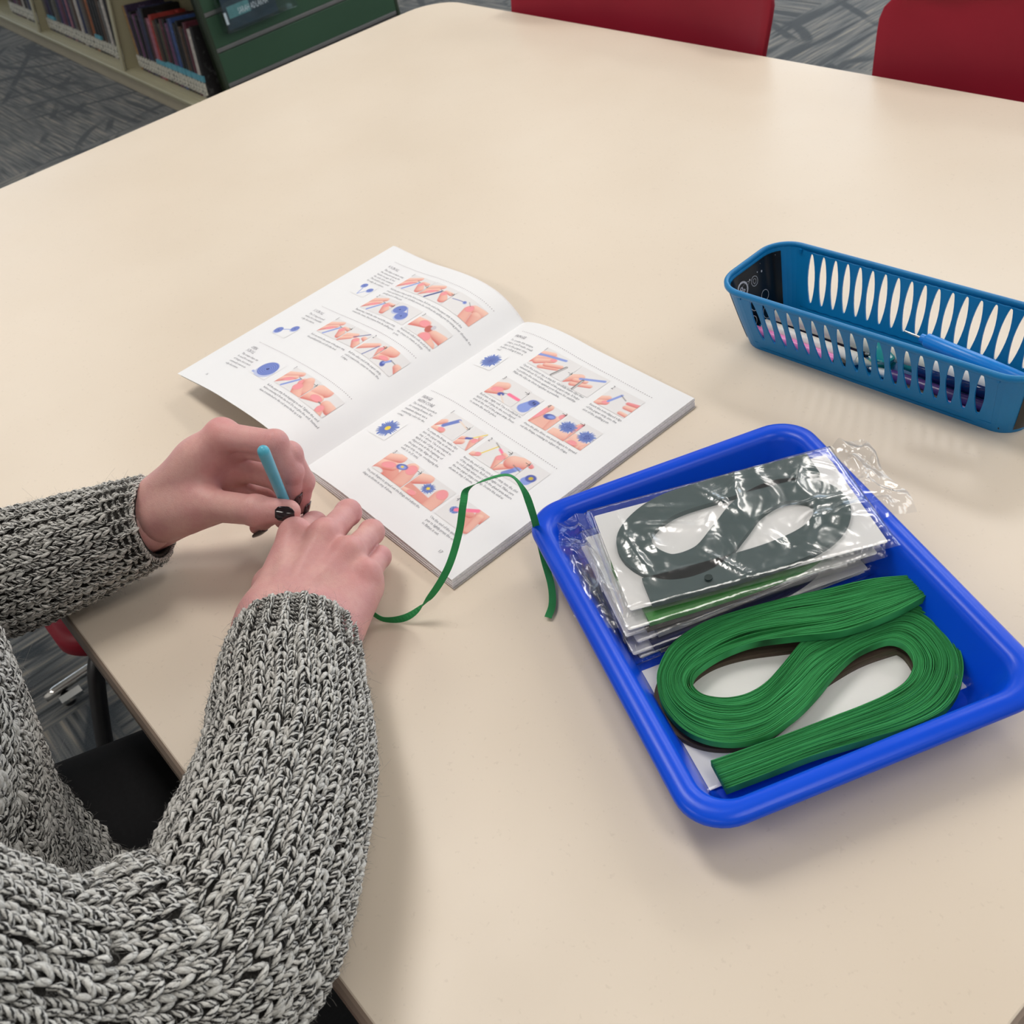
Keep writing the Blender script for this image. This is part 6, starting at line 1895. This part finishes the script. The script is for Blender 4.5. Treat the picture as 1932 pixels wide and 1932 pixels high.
# the trunk, from the hem upwards to the neck band (ellipse about a leaning axis)
class Trunk(Sleeve):
    def __init__(self):
        z = np.array([.545, .575, .61, .66, .74, .83, .92, 1.00, 1.06, 1.10, 1.125, 1.15, 1.175])
        cx = np.array([1.185, 1.185, 1.175, 1.143, 1.138, 1.135, 1.137, 1.140, 1.14, 1.14, 1.14, 1.14, 1.14])
        cy = np.array([-.252, -.250, -.238, -.226, -.206, -.185, -.178, -.185, -.198, -.203, -.203, -.202, -.196])
        rx = np.array([.185, .196, .196, .188, .182, .182, .190, .205, .205, .172, .120, .080, .070])
        ry = np.array([.165, .176, .172, .146, .140, .138, .130, .120, .105, .092, .082, .074, .068])
        q = resample(catmull(np.stack([cx, cy, z, rx, ry], 1), 400), 200)
        self.P, self.rx, self.ry = q[:, :3], q[:, 3], q[:, 4]
        self.d = np.r_[0, np.cumsum(np.linalg.norm(np.diff(self.P, axis=0), axis=1))]
        self.L = self.d[-1]
        self.R = (self.rx + self.ry) / 2
    def at(self, s, ph):
        """phi 0 = front (+y), pi/2 = the person's right (+x)"""
        def P_(s, ph):
            s = np.clip(s, 0, self.L)
            f = lambda a: np.interp(s, self.d, a)
            e = 1.0
            cs, sn = np.cos(ph), np.sin(ph)
            return np.stack([f(self.P[:, 0]) + f(self.rx) * np.sign(sn) * np.abs(sn) ** e, f(self.P[:, 1]) + f(self.ry) * np.sign(cs) * np.abs(cs) ** e, f(self.P[:, 2])], -1)
        s = np.asarray(s, float); ph = np.asarray(ph, float)
        P = P_(s, ph)
        T = unit(P_(s + .002, ph) - P_(s - .002, ph)); Wd = unit(P_(s, ph + .01) - P_(s, ph - .01))
        return P, unit(np.cross(T, Wd)), T
trunk = Trunk()
RG = np.random.default_rng(77)
CUFF = 0.040
NC_R, NC_L = 46, 40
knit(sl_R, (0.0005, CUFF), 48, 0.0050, (-2.4, 2.4), -1, RG, rib=True, size=1.0)
knit(sl_R, (CUFF, sl_R.L), NC_R, 0.0068, (-2.5, 2.5), -1, RG)
knit(sl_L, (0.0005, 0.030), 44, 0.0050, (-3.1, 3.1), -1, RG, rib=True)
knit(sl_L, (0.027, sl_L.L), NC_L, 0.0067, (-3.1, 3.1), -1, RG)
knit(trunk, (0.012, trunk.L), 116, 0.0088, (-3.2, 3.2), 1, RG, cable=False, skip=lambda s, p: (p > 0.30) & (p < 0.95) & (s < trunk.L - .09))
knit(trunk, (0.012, trunk.L - .09), 110, 0.0092, (0.28, 0.97), 1, RG, out=0.003, cable=True)
def edge_row(sl, ncol, rng):
    """the cast-on edge: short bars of yarn round the opening of the cuff"""
    ph = (np.arange(ncol) + .5) / ncol * 2 * math.pi
    for s0, o_ in ((0.0002, -0.0006), (0.0016, 0.0004)):
        P, N, T = sl.at(np.full(ncol, s0), ph)
        c = 2 * math.pi * sl.R[0] / ncol
        p = np.stack([c * np.array([-.62, -.3, 0, .3, .62])[None] + 0 * ph[:, None], rng.normal(0, .0004, ncol)[:, None] + 0 * np.zeros((1, KL)), o_ + np.array([-.0004, .0004, .0008, .0004, -.0004])[None] + 0 * ph[:, None]], -1)
        add_lobes(P, T, N, np.cross(N, T), p, np.full((ncol, KL), .0019) * np.array([.7, .95, 1, .95, .7])[None], np.stack([rng.uniform(0, 1, ncol), rng.uniform(.2, .8, ncol), rng.uniform(0, 1, ncol)], -1))
edge_row(sl_R, 46, RG); edge_row(sl_L, 42, RG)
LV = np.concatenate(LOBES['V'], 0); LC = np.concatenate(LOBES['cols'], 0)
m_, k_ = LV.shape[0], KL
sd_ = 6
one = grid_faces(k_, sd_, closed_v=True)
caps = np.array([[0, 1, 2, 3], [0, 3, 4, 5], [(k_ - 1) * sd_ + 3, (k_ - 1) * sd_ + 2, (k_ - 1) * sd_ + 1, (k_ - 1) * sd_], [(k_ - 1) * sd_ + 5, (k_ - 1) * sd_ + 4, (k_ - 1) * sd_ + 3, (k_ - 1) * sd_]])
one = np.vstack([one, caps])
LF = (one[None] + (np.arange(m_) * k_ * sd_)[:, None, None]).reshape(-1, 4)
uv1 = np.stack([np.repeat(np.arange(k_) / (k_ - 1), sd_), np.tile(np.arange(sd_) / sd_, k_)], -1)
LU = np.tile(uv1, (m_, 1)).reshape(-1, 2) + np.repeat(LC[:, [0, 2]] * 7, k_ * sd_, 0)
parts_ = [sl_R.mesh(0.0026), sl_L.mesh(0.0026)]
st, ft = np.linspace(0, trunk.L, 70), np.linspace(-math.pi, math.pi, 80, endpoint=False)
Sg, Pg = np.meshgrid(st, ft, indexing='ij')
P, N, T = trunk.at(Sg, Pg)
parts_.append(((P - N * 0.0026).reshape(-1, 3), grid_faces(70, 80, closed_v=True)))
v, f = join_vf([(a, np.asarray(b).tolist()) for a, b in parts_])
sweater = mkq('sweater', v, np.array(f), M_WOOLB, person, world=True)
kst = mkq('knit_stitches', LV.reshape(-1, 3), LF, M_WOOL, sweater, world=True, uvs=LU, cols=np.repeat(LC, k_ * sd_, 0))
kst['kind'] = 'stuff'
# loose fibres standing off the yarn
def fuzz(sl, n, s_rng, phi_rng, lmax):
    s = RG.uniform(*s_rng, n); ph = RG.uniform(*phi_rng, n)
    P, N, T = sl.at(s, ph)
    W_ = np.cross(N, T)
    L = RG.uniform(0.004, lmax, n) * (1 + 1.2 * (RG.uniform(0, 1, n) > 0.97))
    a = RG.uniform(0, 6.28, n)
    D = unit(N * RG.uniform(0.25, 0.9, n)[:, None] + T * np.cos(a)[:, None] + W_ * np.sin(a)[:, None])
    Bd = unit(RG.normal(0, 1, (n, 3)))
    k = 5
    u = np.linspace(0, 1, k)
    C_ = (P + N * 0.002)[:, None] + D[:, None] * (L[:, None] * u)[..., None] + Bd[:, None] * (L[:, None] * 0.35 * u ** 2)[..., None]
    Tn = unit(np.gradient(C_, axis=1))
    A = unit(np.cross(Tn, N[:, None] + 0.01)); B = np.cross(A, Tn)
    r = 0.00005
    ph3 = np.array([0, 2.094, 4.189])
    V = C_[:, :, None] + r * (np.cos(ph3)[None, None, :, None] * A[:, :, None] + np.sin(ph3)[None, None, :, None] * B[:, :, None])
    F = grid_faces(k, 3, closed_v=True)
    return V.reshape(-1, 3), (F[None] + (np.arange(n) * k * 3)[:, None, None]).reshape(-1, 4)
fz = [fuzz(sl_R, 15000, (0.0, sl_R.L), (-2.6, 2.6), .0075), fuzz(sl_L, 4500, (0.0, .24), (-3.1, 3.1), .0075), fuzz(trunk, 11000, (0.02, .5), (-1.0, 2.0), .011)]
o_, FV, FF = 0, [], []
for a, b in fz:
    FV.append(a); FF.append(b + o_); o_ += len(a)
fzo = mkq('wool_fuzz', np.vstack(FV), np.vstack(FF), M_FUZZ, sweater, world=True)
fzo['kind'] = 'stuff'
